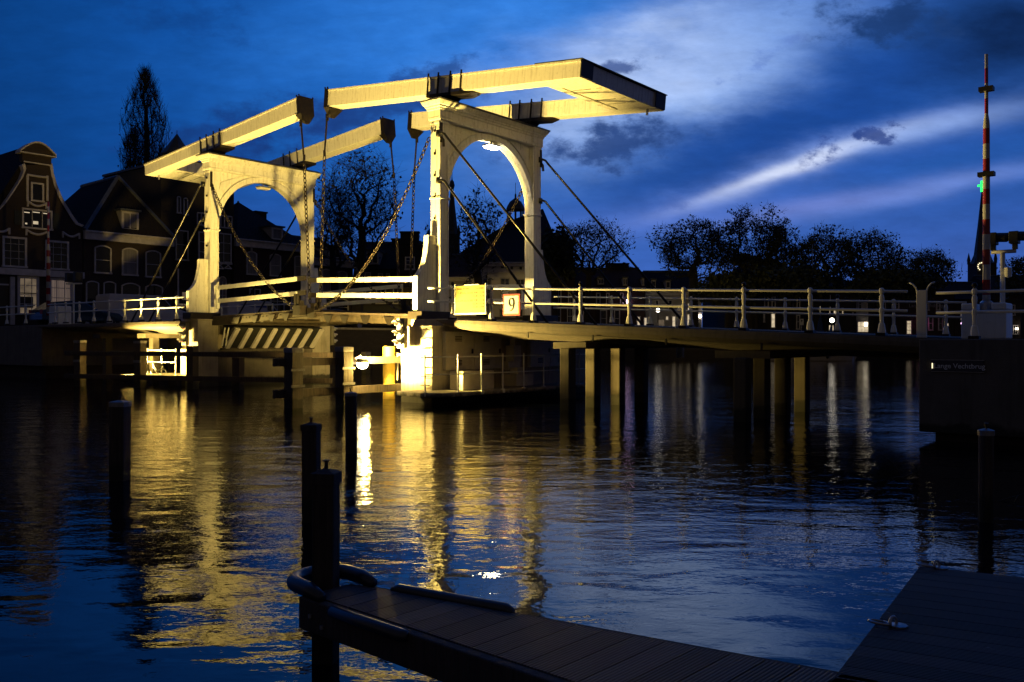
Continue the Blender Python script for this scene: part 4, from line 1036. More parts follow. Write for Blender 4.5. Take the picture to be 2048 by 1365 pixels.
# --- 1 gable house
t = thing('gable_house', 'brown brick house with curved neck gable and stone garlands, lit attic window, far left', 'house', FL.pt(0, 0, ZG), 'B')
right = [(165, 454), (153, 449), (144, 437), (127, 409), (119, 394), (110, 371), (104, 350), (101, 330)]
left = [(46, 330), (49, 341), (43, 357), (33, 373), (21, 392), (8, 410), (-8, 428), (-24, 442), (-36, 450)]
pts = [FL.px(x, y) for x, y in right] + [FL.px(x, y) for x, y in left]
a_l, a_r = pts[-1][0], pts[0][0]
poly = pts + [(a_l, ZG-.6), (a_r, ZG-.6)]
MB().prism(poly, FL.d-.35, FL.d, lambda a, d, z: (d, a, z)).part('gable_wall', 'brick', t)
ap = (pts[7][0]+pts[8][0])/2; ze = pts[0][1]
m = MB(); zrg = zat(348, 62.0)
m.loft([[(FL.d-.36, a_l+.1, ze-.3), (FL.d-.36, a_r-.1, ze-.3), (FL.d-.36, ap, zrg)], [(FL.d-11, a_l+.1, ze-.3), (FL.d-11, a_r-.1, ze-.3), (FL.d-11, ap, zrg)]])
m.part('roof', 'tiles', t)
MB().box(FL.d-11, FL.d-.36, a_l+.15, a_r-.15, ZG-.6, ze-.31).part('side_wall', 'brick', t)
for side in (pts[:8], pts[8:]):               # sandstone coping along the curve
    MB().loft([[(FL.d-.40, a-.06, z-.02), (FL.d+.06, a-.06, z-.02), (FL.d+.06, a+.08, z+.10), (FL.d-.40, a+.08, z+.10)] for a, z in side]).part('gable_coping', 'trim', t)
c0 = FL.px(102, 329); c1 = FL.px(44, 329)
zc = c0[1]
MB().box(FL.d-.4, FL.d+.06, c1[0], c0[0], zc-.05, zc+.42).part('gable_neck', 'brick', t)
arc = [(c1[0]-.18 + (c0[0]-c1[0]+.36)*k/10, zc+.46+.62*math.sin(math.pi*k/10)) for k in range(11)]
MB().prism(arc, FL.d-.42, FL.d+.22, lambda a, d, z: (d, a, z)).part('pediment', 'brick', t)
MB().loft([[(FL.d-.44, a, z+.0), (FL.d+.32, a, z+.0), (FL.d+.32, a, z+.10), (FL.d-.44, a, z+.10)] for a, z in arc]).part('pediment_coping', 'trim', t)
MB().box(FL.d-.44, FL.d+.28, c1[0]-.2, c0[0]+.2, zc+.40, zc+.46).part('pediment_band', 'trim', t)
MB().box(FL.d+.001, FL.d+.12, c1[0]+.06, c0[0]-.06, zc-.12, zc-.055).part('neck_band', 'trim', t)
win(FL, t, (61, 366, 87, 401), 'glass', 1, 1, .10)
win(FL, t, (43, 419, 104, 456), 'glass', 3, 1, .10)
for r in ((46, 424.5, 59, 426), (65, 424.5, 79, 426), (86, 427, 98, 428.5), (50, 446, 54, 449), (66, 443, 76, 449)):
    pbox(FL, t, 'room_glow', 'lit_bright', r, .022, .030)
for r in ((28, 422, 42, 450), (105, 427, 118, 458)): pbox(FL, t, 'shutter', 'shutter', r, .001, .06)
for r in ((4, 474, 53, 532), (90, 482, 137, 537)): win(FL, t, r, 'glass', 3, 4, .12, bar=.02)
win(FL, t, (34, 553, 77, 627), 'lit_warm', 3, 4, .14); win(FL, t, (97, 557, 144, 636), 'lit_curtain', 3, 4, .14)
pbox(FL, t, 'dark_transom_bar', 'ink', (36, 586, 72, 588), .05, .075)
pbox(FL, t, 'bookshelf', 'ink', (40, 594, 66, 616), .021, .026)
pbox(FL, t, 'shop_cornice', 'trim', (-30, 540, 165, 553), .001, .30, .02)
pbox(FL, t, 'pilaster', 'trim', (19, 554, 28, 650), .001, .14)
pbox(FL, t, 'door', 'door', (-4, 556, 17, 650), .001, .03)
pbox(FL, t, 'door_frame', 'trim', (-4, 568, 17, 571), .03, .07)
def garland(x0, x1, y, dip):
    a0, z = FL.px(x0, y); a1 = FL.px(x1, y)[0]
    m = MB().tube([(FL.d+.05, a0+(a1-a0)*k/8, z-dip*math.sin(math.pi*k/8)) for k in range(9)], .07, 6)
    for a in (a0, a1): m.tube([(FL.d+.05, a, z+.05), (FL.d+.05, a, z-.32)], .06, 6)
    m.part('garland', 'trim', t)
garland(55, 92, 403, .22); garland(52, 95, 460, .22); garland(125, 158, 465, .22); garland(-16, 18, 455, .22); garland(55, 94, 350, .02)
for x in (54, 94): 
    a, z = FL.px(x, 352); MB().tube([(FL.d+.05, a, z), (FL.d+.05, a, z-1.5)], .07, 6).part('garland', 'trim', t)
chimney(FL, t, 3, 352, 372, -6, .35)
# --- 2 hip roof house
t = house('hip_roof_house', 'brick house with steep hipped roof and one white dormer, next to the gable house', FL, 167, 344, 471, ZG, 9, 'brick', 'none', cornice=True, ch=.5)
a0 = FL.px(167, 471)[0]; a1 = FL.px(344, 471)[0]; ze = FL.px(255, 471)[1]
apx = ray(236); u_a = FL.d - 2.2
bx = OX + u_a*UX; by = OY + u_a*UY; v_a = (apx*by - bx)/(VX - apx*VY); D_a = by + v_a*VY; z_a = zat(354, D_a)
m = MB(); m.v = [(FL.d+.3, a0-.05, ze+.055), (FL.d+.3, a1+.05, ze+.055), (FL.d-9, a1+.05, ze+.055), (FL.d-9, a0-.05, ze+.055), (u_a, v_a, z_a), (FL.d-7.5, v_a+.1, z_a-.05)]
m.f = [(0,1,4), (1,2,5,4), (2,3,5), (3,0,4,5), (3,2,1,0)]
m.part('roof', 'tiles', t)
for p_, q_ in ((0, 4), (1, 4), (4, 5)): MB().tube([m.v[p_], m.v[q_]], .13, 6).part('roof_ridge', 'lead', t)
dormer(FL, t, (242, 423, 277, 462), .1, 'curtain')
for r, k_ in (((188, 491, 222, 545), 'glass'), ((243, 496, 275, 549), 'curtain'), ((290, 501, 321, 553), 'glass')): win(FL, t, r, k_, 1, 2, .08, True)
for r, k_ in (((171, 562, 197, 645), 'glass'), ((206, 563, 231, 645), 'door'), ((242, 566, 279, 640), 'glass'), ((290, 569, 325, 642), 'glass')): win(FL, t, r, k_, 1, 2, .07, True)
pbox(FL, t, 'half_blind', 'curtain', (245, 590, 276, 632), .024, .04); pbox(FL, t, 'half_blind', 'curtain', (293, 592, 322, 634), .024, .04)
chimney(FL, t, 191, 363, 376, -7, .35)
# --- 3 tower house
FT = FacB(-35.6)
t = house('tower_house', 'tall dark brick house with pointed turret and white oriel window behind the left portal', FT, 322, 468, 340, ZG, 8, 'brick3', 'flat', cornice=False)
a, z = FT.px(352, 312)
qa = FacB(-37.0)
a, z = qa.px(354, 312); zt = qa.px(354, 268)[1]
MB().lathe((-37.0, a, 0), [(.95, z-1.5), (.95, z), (1.06, z+.01), (1.06, z+.1), (.5, z+(zt-z)*.55), (.02, zt), (.02, zt+.25)], 8).part('turret', 'slate', t)
for r in ((353, 393, 361, 425), (366, 396, 375, 428)): win(FT, t, r, 'glass', 1, 1, .07, 'round')
win(FT, t, (350, 461, 376, 519), 'glass', 1, 2, .08)
win(FT, t, (345, 577, 377, 645), 'glass', 3, 3, .07, 'round', fm='ink')
pbox(FT, t, 'hall_light', 'lit_warm', (364, 585, 372, 600), .03, .04); pbox(FT, t, 'hall_light', 'lit_warm', (354, 608, 372, 613), .03, .04)
pbox(FT, t, 'blind_niche', 'ink', (356, 547, 368, 566), .001, .02)
FO = FacB(-34.7)
pbox(FO, t, 'oriel', 'brick3', (398, 462, 461, 540), -.85, -.002)
win(FO, t, (396, 465, 428, 525), 'glass', 2, 3, .08); win(FO, t, (431, 467, 462, 526), 'glass', 2, 3, .08)
def xpanel(F, p, x0, x1, y0, y1):
    a0 = F.px(x0, y0)[0]; a1 = F.px(x1, y0)[0]; z1 = F.px(x0, y0)[1]; z0 = F.px(x0, y1)[1]
    m = MB().tube([F.pt(a0, .1, z0), F.pt(a1, .1, z1)], .035, 4).tube([F.pt(a0, .1, z1), F.pt(a1, .1, z0)], .035, 4)
    m.fbox(F, a0, a1, .05, .14, z1-.04, z1+.04).fbox(F, a0, a1, .05, .14, z0-.04, z0+.04)
    m.part('lattice_panel', 'trim', p)
xpanel(FO, t, 394, 411, 523, 537); xpanel(FO, t, 412, 428, 523, 537); xpanel(FO, t, 447, 462, 525, 537); xpanel(FO, t, 431, 446, 525, 537)
m = MB()
a0 = FO.px(394, 430)[0]; a1 = FO.px(463, 430)[0]; z0 = FO.px(430, 455)[1]; z1 = FO.px(430, 430)[1]
m.fbox(FO, a0, a1, 0, .1, z1-.05, z1+.03); m.fbox(FO, a0, a1, 0, .1, z0, z0+.08)
for k in range(10): a = a0 + (a1-a0)*k/9; m.fbox(FO, a-.03, a+.03, .02, .08, z0+.08, z1-.05)
m.part('balcony_rail', 'trim', t)
win(FT, t, (437, 553, 452, 606), 'curtain', 2, 3, .06, 'round')
# low roof between
FS = FacB(-38)
t = house('low_house', 'low dark house with a pale skylight in its roof, right of the hipped roof', FS, 268, 322, 425, ZG, 6, 'brick3', 'gable', 384, cornice=False)
a0, z0 = FS.px(284, 412); a1, z1 = FS.px(303, 398)
MB().loft([[FS.pt(a0, -.3, z0+.1), FS.pt(a1, -.3, z0+.1), FS.pt(a1, -1.5, z1+.5), FS.pt(a0, -1.5, z1+.5)], [FS.pt(a0, -.25, z0+.2), FS.pt(a1, -.25, z0+.2), FS.pt(a1, -1.45, z1+.6), FS.pt(a0, -1.45, z1+.6)]]).part('skylight', 'galv', t)
# --- 4 roof house
FR = FacB(-35.2)
t = house('brick_house', 'brick house with wide tiled roof and cream dormer seen through the left portal arch', FR, 468, 612, 486, ZG, 9, 'brick2', 'gable', 404, hip=(3.4, 3.0), rmat='tiles', ch=.5)
dormer(FR, t, (544, 455, 567, 481), .0, 'curtain', 1)
for r in ((492, 503, 513, 548), (539, 508, 561, 551), (588, 512, 604, 552)): win(FR, t, r, 'curtain', 1, 2, .07, True)
for r in ((498, 578, 520, 625), (540, 581, 568, 625), (582, 583, 606, 625)): win(FR, t, r, 'glass', 2, 2, .07)
for x in (502, 551, 597): pbox(FR, t, 'keystone', 'trim', (x-1.5, 494, x+1.5, 502), .001, .10)
chimney(FR, t, 459, 404, 432, -3, .6); chimney(FR, t, 596, 424, 442, -5, .5)
# --- 5 narrow house
FN = FacB(-34.6)
t = house('brick_house', 'brick house with cream gutter and two arched windows half hidden by the bare tree', FN, 614, 706, 521, ZG, 8, 'brick', 'gable', 474, ch=.5)
for r in ((643, 538, 662, 584), (673, 542, 694, 585)): win(FN, t, r, 'curtain', 1, 2, .08, True)
for r in ((640, 596, 662, 628), (670, 597, 696, 628)): win(FN, t, r, 'glass', 1, 2, .08, True)
dormer(FN, t, (656, 494, 682, 518), 0, 'glass', 2)
# --- 6 dark house right of it
FD = FacW(70)
t = house('brick_house', 'dark brick house with stout chimney and one white upstairs window left of the right portal', FD, 708, 868, 540, ZG, 9, 'brick3', 'gable', 486, cornice=False)
win(FD, t, (810, 545, 830, 570), 'glass', 2, 3, .09)
F6 = FacW(67)
pbox(F6, t, 'rear_gable', 'brick3', (792, 490, 866, 548), -6, 0)
win(F6, t, (810, 514, 830, 538), 'glass', 2, 3, .09)
dormer(FD, t, (733, 502, 758, 530), .2, 'glass', 2)
chimney(FD, t, 811, 464, 490, -3, .75); chimney(FD, t, 779, 478, 492, -4.5, .4)
for r in ((728, 545, 742, 556), (756, 547, 766, 556), (772, 547, 780, 556)): win(FD, t, r, 'curtain', 1, 1, .06)
for r in ((722, 576, 742, 606), (752, 576, 772, 606), (786, 576, 806, 606), (822, 576, 842, 606)): win(FD, t, r, 'glass', 2, 2, .08)
pbox(FD, t, 'shop_front', 'ink', (716, 612, 860, 645), .001, .06)
# --- 7 town hall with cupola
FC = FacW(98)
t = house('town_hall', 'large building with huge dark roof and small domed cupola, seen through the right portal arch', FC, 880, 1128, 535, 1.25, 26, 'brick3', 'none', cornice=False, cat='hall')
def P3(x, y, D): return (ray(x)*D, D, zat(y, D))
m = MB(); m.v = [P3(872, 535, 97.5), P3(1132, 535, 97.5), P3(1140, 545, 124), P3(866, 545, 124), P3(1030, 438, 108), P3(1086, 418, 112)]
m.f = [(0,1,5,4), (1,2,5), (2,3,4,5), (3,0,4), (3,2,1,0)]
m.part('roof', 'tiles', t)
X, D, z = P3(1031, 440, 110)
MB().lathe((X, D, 0), [(1.15, z-1.2), (1.15, z-.1)], 8).part('cupola_base', 'slate', t)
m = MB()
for k in range(8):
    a = 2*math.pi*k/8; m.tube([(X+.95*math.cos(a), D+.95*math.sin(a), z-.1), (X+.95*math.cos(a), D+.95*math.sin(a), z+1.15)], .13, 5)
m.part('cupola_posts', 'slate', t)
MB().lathe((X, D, 0), [(1.2, z+1.15), (1.2, z+1.35), (1.05, z+1.7), (.75, z+2.2), (.3, z+2.55), (.12, z+2.7), (.12, z+3.1), (.03, z+3.3), (.03, z+4.6)], 10).part('cupola_dome', 'slate', t)
# --- white house in front of it
FWH = FacW(82)
t = house('white_house', 'pale plastered house with tall dark windows seen between the columns of the right portal', FWH, 940, 1062, 527, 1.6, 9, 'stucco', 'flat', ch=.3)
for r in ((1000, 556, 1020, 604), (1031, 558, 1050, 606), (966, 556, 984, 604)): win(FWH, t, r, 'glass', 2, 3, .10, fm='stucco2')
for r in ((958, 531, 963, 537), (1002, 531, 1008, 537), (1021, 533, 1026, 539), (1039, 534, 1044, 540)): pbox(FWH, t, 'attic_vent', 'ink', r, .001, .05)
pbox(FWH, t, 'string_course', 'trim', (940, 543, 1062, 546), .001, .12); pbox(FWH, t, 'plinth_band', 'stucco2', (940, 606, 1062, 612), .001, .1)
for r in ((998, 618, 1012, 650), (1030, 618, 1046, 650), (960, 618, 976, 650)): win(FWH, t, r, 'glass', 2, 2, .09, fm='stucco2')
t = house('plaster_house', 'small dull beige house squeezed left of the white house behind the timetable', FacW(80), 884, 939, 556, 1.6, 7, 'stucco2', 'gable', 510, rmat='tiles2', ch=.3)
win(FacW(80), t, (905, 575, 919, 605), 'glass', 2, 2, .09)
# --- right hand rows
FA = FacW(96)
t = house('brick_house', 'dark brick house with pale letters and white windows just right of the portal far column', FA, 1088, 1150, 540, 1.3, 9, 'brick2', 'gable', 498, cornice=False)
for r in ((1111, 579, 1123, 606), (1136, 580, 1147, 605), (1098, 556, 1106, 578), (1112, 546, 1118, 556)): win(FA, t, r, 'glass', 2, 2, .12)
for r in ((1110, 616, 1122, 650), (1134, 616, 1146, 650)): win(FA, t, r, 'glass', 2, 2, .10)
a, z = FA.px(1094, 568)
text_part('KRANT', .5, 'trim', t, (a, 96-.05, z), (1, 0, 0), (0, 0, 1), 'LEFT', .01, .01)
t = house('brick_house', 'long dark brick house with pale gutter, small dormers and two lit ground-floor windows', FA, 1151, 1290, 577, 1.3, 9, 'brick2', 'gable', 537, rmat='tiles2', ch=.3)
for r in ((1196, 556, 1208, 570), (1246, 556, 1255, 572), (1284, 557, 1289, 572)): dormer(FA, t, r, 0, 'glass', 2)
for r in ((1163, 582, 1173, 606), (1192, 586, 1201, 612), (1212, 586, 1219, 612), (1240, 586, 1247, 610)): win(FA, t, r, 'glass', 1, 2, .10)
for r, k_ in (((1273, 633, 1281, 652), 'lit_bright'), ((1287, 635, 1295, 652), 'lit_bright'), ((1166, 620, 1178, 655), 'glass'), ((1200, 620, 1214, 655), 'glass'), ((1228, 620, 1240, 655), 'glass')): win(FA, t, r, k_, 1, 2, .10)
chimney(FA, t, 1244, 527, 545, -4.5, 1.3)
t = solo(MB().fbox(FA, *sorted((FA.px(1252, 600)[0], FA.px(1257, 600)[0])), .3, .45, FA.px(1255, 608)[1], FA.px(1255, 600)[1]), 'lit_sign', 'purple', 'small glowing lilac sign on the long dark brick house', 'sign', (FA.px(1254, 604)[0], 95.6, 0), 'W')
FB2 = FacW(98)
t = house('cafe_house', 'dark corner house with a brightly lit cafe front and white entrance columns', FB2, 1291, 1402, 585, 1.3, 9, 'stucco2', 'gable', 545, ch=.3)
for r in ((1303, 560, 1312, 575), (1332, 562, 1341, 578)): dormer(FB2, t, r, 0, 'glass', 1)
for r in ((1310, 600, 1318, 620), (1336, 600, 1345, 622)): win(FB2, t, r, 'glass', 1, 2, .1)
for r, k_ in (((1374, 606, 1381, 622), 'lit_bright'), ((1373, 628, 1382, 655), 'lit_bright'), ((1343, 632, 1352, 655), 'lit_bright'), ((1330, 632, 1338, 640), 'lit_bright'), ((1358, 630, 1364, 655), 'lit_bright')): win(FB2, t, r, k_, 1, 2, .1)
for x in (1393, 1399): pbox(FB2, t, 'white_column', 'stucco', (x-3, 590, x+2, 660), .3, .7)
pbox(FB2, t, 'cafe_interior', 'lit_warm', (1316, 640, 1328, 655), .02, .03)
t = house('gable_shed', 'small dark gabled house with white-edged dormer beside the cafe house', FacW(104), 1296, 1395, 575, 1.3, 8, 'brick3', 'gable', 543, cornice=False)
FM = FacW(104)
t = house('mansard_house', 'very wide dark house with tall roof and two chimneys behind the right-hand trees', FM, 1452, 1640, 586, 1.3, 13, 'brick3', 'gable', 520, hip=(4.0, 3.4), cornice=False)
chimney(FM, t, 1512, 508, 532, -6.5, 1.0); chimney(FM, t, 1540, 512, 532, -6.5, .8)
for r in ((1528, 594, 1537, 613), (1543, 594, 1551, 614), (1577, 596, 1586, 615), (1593, 596, 1600, 615)): win(FM, t, r, 'glass', 1, 2, .11)
for r, k_ in (((1526, 627, 1530, 644), 'lit_bright'), ((1541, 626, 1551, 655), 'lit_bright'), ((1577, 630, 1585, 658), 'glass'), ((1592, 630, 1600, 658), 'glass'), ((1560, 628, 1566, 632), 'lit_bright')): win(FM, t, r, k_, 1, 2, .11)
pbox(FM, t, 'drain_pipe', 'trim', (1557.5, 600, 1559, 665), .02, .15); pbox(FM, t, 'drain_pipe', 'trim', (1494.5, 600, 1496, 640), .02, .15)
FE = FacW(108)
t = house('restaurant_house', 'dark house with several bright warm windows beside the closed blue parasol', FE, 1641, 1712, 575, 1.3, 10, 'brick3', 'gable', 555, cornice=False)
for r, k_ in (((1638, 612, 1646, 630), 'lit_bright'), ((1656, 613, 1661, 630), 'lit_bright'), ((1666, 616, 1672, 630), 'lit_bright'), ((1644, 587, 1648, 593), 'lit_bright'), ((1653, 588, 1661, 602), 'lit_bright'), ((1683, 616, 1687, 630), 'lit_bright'), ((1704, 625, 1707, 631), 'lit_bright'), ((1632, 638, 1641, 662), 'lit_bright'), ((1656, 650, 1668, 662), 'lit_bright')): win(FE, t, r, k_, 1, 1, .08)
t = house('white_house', 'pale shop house with a lit display window behind the right part of the railing', FE, 1713, 1748, 596, 1.3, 10, 'stucco2', 'gable', 570, ch=.3)
win(FE, t, (1716, 600, 1724, 618), 'glass', 1, 2, .1); win(FE, t, (1733, 600, 1741, 618), 'glass', 1, 2, .1); win(FE, t, (1714, 643, 1745, 664), 'lit_bright', 4, 2, .1)
pbox(FE, t, 'shop_lamp', 'globe_small', (1728, 646, 1733, 653), .1, .3)
t = house('corner_house', 'long dark house with pale lettering and one tall lit sash window near the barrier', FE, 1750, 1908, 585, 1.3, 10, 'brick3', 'gable', 548, cornice=False)
win(FE, t, (1812, 641, 1823, 668), 'lit_bright', 3, 4, .1)
for r in ((1763, 600, 1771, 618), (1790, 600, 1798, 618), (1872, 606, 1880, 620), (1850, 606, 1858, 620), (1856, 634, 1866, 660), (1876, 634, 1886, 660), (1780, 634, 1790, 660)): win(FE, t, r, 'glass', 1, 2, .1)
win(FE, t, (1893, 647, 1897, 652), 'lit_bright', 1, 1, .04); win(FE, t, (1834, 646, 1838, 651), 'lit_bright', 1, 1, .04)
a, z = FE.px(1817, 615)
text_part('Lange Vechtbrug', .62, 'galv', t, (a, 108-.1, z), (1, 0, 0), (0, 0, 1), 'LEFT', .01, .0)
solo(MB().fbox(FE, FE.px(1842, 645)[0], FE.px(1846, 645)[0], .4, .6, FE.px(1844, 653)[1], FE.px(1844, 644)[1]), 'lit_sign', 'magenta', 'tiny magenta glowing sign right of the flat joint post', 'sign', (FE.px(1844, 648)[0], 107.5, 0), 'W')
t = house('brick_house', 'dark house with a bright upstairs window pair left of the pale barrier box', FE, 1909, 1990, 600, 1.3, 10, 'brick', 'gable', 565, cornice=False)
for r in ((1920, 621, 1926, 640), (1928, 621, 1933, 640)): win(FE, t, r, 'lit_bright', 1, 2, .08)
t = house('brick_house', 'dark house with two small wall lamps right of the barrier box at the picture edge', FE, 1991, 2130, 590, 1.3, 10, 'brick', 'gable', 552, cornice=False)
for r in ((2025, 650, 2036, 668), (2044, 650, 2056, 668), (2020, 610, 2030, 630), (2042, 610, 2052, 630)): win(FE, t, r, 'glass', 2, 2, .1)
for x in (2031, 2046): pbox(FE, t, 'wall_lamp', 'globe_small', (x-2, 656, x+2, 660), .2, .4)
def street_lamp(x, y, D, zg, label, mat='globe', r=.22):
    X, _, z = P3(x, y, D)
    o = thing('street_lamp', label, 'street lamp', (X, D, zg), 'W')
    MB().tube([(X, D, zg), (X, D, z-.3)], .06, 8).part('lamp_post', 'iron', o)
    MB().ball((X, D, z), r, 12, 8).part('lamp_globe', mat, o, smooth=True)
street_lamp(1316, 621, 95, 1.25, 'glowing white globe lamp in front of the cafe house')
street_lamp(1664, 641, 96, 1.25, 'glowing white globe lamp right of the closed blue parasol', r=.26)
street_lamp(1400, 633, 97, 1.25, 'small warm lamp by the white entrance columns', 'globe_small', .2)
street_lamp(1927, 647, 96, 1.25, 'glaring lilac lamp at the left edge of the pale barrier box', 'purple', .26)
# spires
def spire(name, label, x, ytip, ybase, w0, D, parts, mat='slate', clock=None):
    X = ray(x)*D; t = thing(name, label, 'church tower', (X, D, 1.2), 'W')
    zb = zat(ybase, D); zt = zat(ytip, D); w = w0/F_PX*D
    MB().box(X-w, X+w, D-w, D+w, 1, zb).part('tower_shaft', 'brick3', t)
    MB().lathe((X, D, 0), [(w*1.15, zb+.01), (w*.78, zb+(zt-zb)*.12), (w*.42, zb+(zt-zb)*.5), (.05, zt)], 8).part('spire', mat, t)
    for sx in (-1, 1):
        for sy in (-1, 1):
            q = (X+sx*w*.92, D+sy*w*.92, 0)
            MB().lathe(q, [(w*.16, zb+.01), (w*.16, zb+w*.35), (w*.2, zb+w*.36), (.02, zb+w*1.25)], 8).part('corner_pinnacle', mat, t)
    return t, X, zb, w, zt
t, X, zb, w, zt = spire('church_tower', 'distant pointed church spire with clock, behind the raised right barrier', 1964, 376, 528, 19, 200, 0)
m = MB()
cxk = X - w*.62; zk = zat(535, 200)
for k in range(12):
    if k in (4, 5, 6): continue
    a = 2*math.pi*k/12; m.box(cxk + 1.05*w*.36*math.sin(a)-.10, cxk + 1.05*w*.36*math.sin(a)+.10, 200-w-.25, 200-w-.1, zk + w*.38*math.cos(a)-.12, zk + w*.38*math.cos(a)+.12)
m.part('clock_ring', 'clock', t)
c = thing('green_cross', 'small glowing green cross on the tip of the distant spire beside the barrier arm', 'cross', (X, 200, zt), 'W')
m = MB().box(X-.26, X+.26, 199.8, 200.2, zt-.9, zt+1.55).box(X-.95, X+.95, 199.82, 200.18, zt+.25, zt+.65)
m.part('cross_light', 'green', c)
t, X, zb, w, zt = spire('church_tower', 'dark slender church spire half hidden by the left column of the right portal', 904, 352, 470, 15, 150, 0)
MB().lathe((X, 150, 0), [(.35, zt-2.2), (.5, zt-1.6), (.35, zt-1.0), (.06, zt-.6), (.05, zt+1.6)], 8).part('finial', 'slate', t)
# flagpole, parasols, arrow sign, boat
X, D, z = P3(1625, 490, 92.5)
solo(MB().tube([(X, D, 1.2), (X, D, z)], [.09, .04], 8), 'flagpole', 'galv', 'bare grey flagpole rising behind the railing in front of the wide dark house', 'flagpole', (X, D, 1.2), 'W', smooth=True)
def parasol(x, D, h, w, label):
    X = ray(x)*D; o = thing('closed_parasol', label, 'parasol', (X, D, 1.5), 'W', 'closed parasols on the far quay')
    MB().tube([(X, D, 1.2), (X, D, 1.2+h+.15)], .05, 6).part('pole', 'galv', o)
    MB().lathe((X, D, 1.2), [(w*.9, h*.18), (w, h*.28), (w*.55, h*.7), (.08, h)], 10).part('canvas', 'canvas', o)
parasol(1641, 95, 3.4, .55, 'larger closed blue parasol in front of the lit restaurant house'); parasol(1662, 98, 2.3, .42, 'smaller closed blue parasol under the white globe lamp')
X, D, z = P3(1603, 644, 92)
t = thing('arrow_sign', 'small white sign with an upward arrow on the far quay left of the flagpole', 'sign', (X, D, 1.4), 'W')
MB().tube([(X, D, 1.2), (X, D, z+.1)], .035, 6).part('sign_post', 'galv', t)
MB().box(X-.20, X+.20, D-.06, D-.02, z-.35, z+.30).part('sign_plate', 'signwhite', t)
MB().prism([(X-.03, z-.05), (X+.03, z-.05), (X+.03, z+.08), (X+.11, z+.08), (X, z+.23), (X-.11, z+.08), (X-.03, z+.08)], D-.075, D-.062, lambda a, d, zz: (a, d, zz)).part('arrow', 'ink', t)
D = 84.; X0, X1 = ray(1522)*D, ray(1720)*D
t = thing('moored_boat', 'pale motor boat with blue foredeck moored on the far side under the deck', 'boat', (X0, D, 0), 'W')
rings = []
for k in range(13):
    f = k/12; x = X0 + (X1-X0)*f; hw = 1.3*(1-max(0, (f-.62)/.38)**1.8) + .02; sh = .95 + .28*max(0, f-.5)**1.0
    kx = -.9*max(0, (f-.9)/.1)
    rings.append([(x+kx*.0, D-hw, sh), (x - (f > .9)*.55*(f-.9)/.1, D-hw*.82, .05), (x - (f > .9)*.6*(f-.9)/.1, D-hw*.4, -.35), (x - (f > .9)*.6*(f-.9)/.1, D+hw*.4, -.35), (x - (f > .9)*.55*(f-.9)/.1, D+hw*.82, .05), (x, D+hw, sh)])
MB().loft(rings).part('hull', 'hull', t)
MB().loft([[(r[0][0], r[0][1]-.03, r[0][2]), (r[0][0], r[0][1]-.03, r[0][2]+.07), (r[5][0], r[5][1]+.03, r[5][2]+.07), (r[5][0], r[5][1]+.03, r[5][2])] for r in rings]).part('deck', 'boatblue', t)
xm = X0 + (X1-X0)*.42
MB().box(xm-2.2, xm+1.6, D-.85, D+.85, 1.05, 1.75).part('cabin', 'hull', t, bevel=.1)
for f in (.36, .62): MB().lathe((X0+(X1-X0)*f, D-1.36, 0), [(.01, .2), (.12, .28), (.12, .7), (.01, .8)], 8).part('fender', 'rubber', t)
MB().lathe((X0+(X1-X0)*.74, D-1.33, .62), [(.01, -.07), (.24, -.05), (.24, .05), (.01, .07)], 12).part('hawse_plate', 'iron', t)
X, D = ray(1420)*102, 102
# --- vehicles on the left
def car(name, label, u, v, zg, mat, van=False, cat='car'):
    t = thing(name, label, cat, (u, v, zg))
    L = 2.25 if not van else 2.5; W = .88 if not van else .95
    if not van: prof = [(-L, .35), (-L, .80), (-L+.15, .95), (-L+.25, 1.0), (-L+.8, 1.40), (-L+1.6, 1.48), (-L+2.4, 1.40), (-L+3.15, .98), (L-.2, .82), (L, .65), (L, .35)]
    else: prof = [(-L, .35), (-L, 1.85), (-L+.1, 1.98), (L-1.7, 1.98), (L-1.0, 1.30), (L-.1, 1.05), (L, .8), (L, .35)]
    body = MB().loft([[(u+sx*W*(1 if z < 1.02 else .84), v+y, zg+z) for y, z in prof] for sx in (-1, 1)]).part('body', mat, t, bevel=.06)
    if not van:
        for sx in (-1, 1):
            x = u + sx*(W*.84+.012)
            MB().face([(x, v-L+.45, zg+1.04), (x, v-L+.92, zg+1.34), (x, v-L+1.6, zg+1.40), (x, v-L+2.35, zg+1.33), (x, v-L+2.95, zg+1.03)]).part('side_window', 'glass', t)
    else:
        for sx in (-1, 1):
            x = u + sx*(W*.84+.012)
            MB().face([(x, v+L-1.95, zg+1.2), (x, v+L-1.95, zg+1.8), (x, v+L-1.6, zg+1.8), (x, v+L-1.1, zg+1.25)]).part('side_window', 'glass', t)
    for y in (-L+.75, L-.8):
        for sx in (-1, 1):
            w_ = MB(); n = 16
            w_.loft([[(u+sx*(W-.18+d), v+y+.32*math.cos(2*math.pi*j/n), zg+.33+.32*math.sin(2*math.pi*j/n)) for j in range(n)] for d in (0, .2)])
            wh = w_.part('wheel', 'rubber', t)
            r_ = MB(); r_.loft([[(u+sx*(W-.02+d), v+y+.19*math.cos(2*math.pi*j/n), zg+.33+.19*math.sin(2*math.pi*j/n)) for j in range(n)] for d in (.04, .05)]); r_.part('rim', 'galv', wh)
    for sx in (-1, 1): MB().box(u+sx*W*.8-.12, u+sx*W*.8+.12, v-L-.02, v-L+.02, zg+.7, zg+.95).part('tail_light', 'red', t)
    for sx in (-1, 1): MB().box(u+sx*W*.75-.14, u+sx*W*.75+.14, v+L-.04, v+L+.015, zg+.62, zg+.78).part('headlight', 'signwhite', t)
    return t
FCc = FacB(-31.0)
car('parked_car', 'dark blue estate car parked behind the railing of the left abutment', -31.2, FCc.px(150, 630)[0]+.2, ZG+.0, 'carblue')
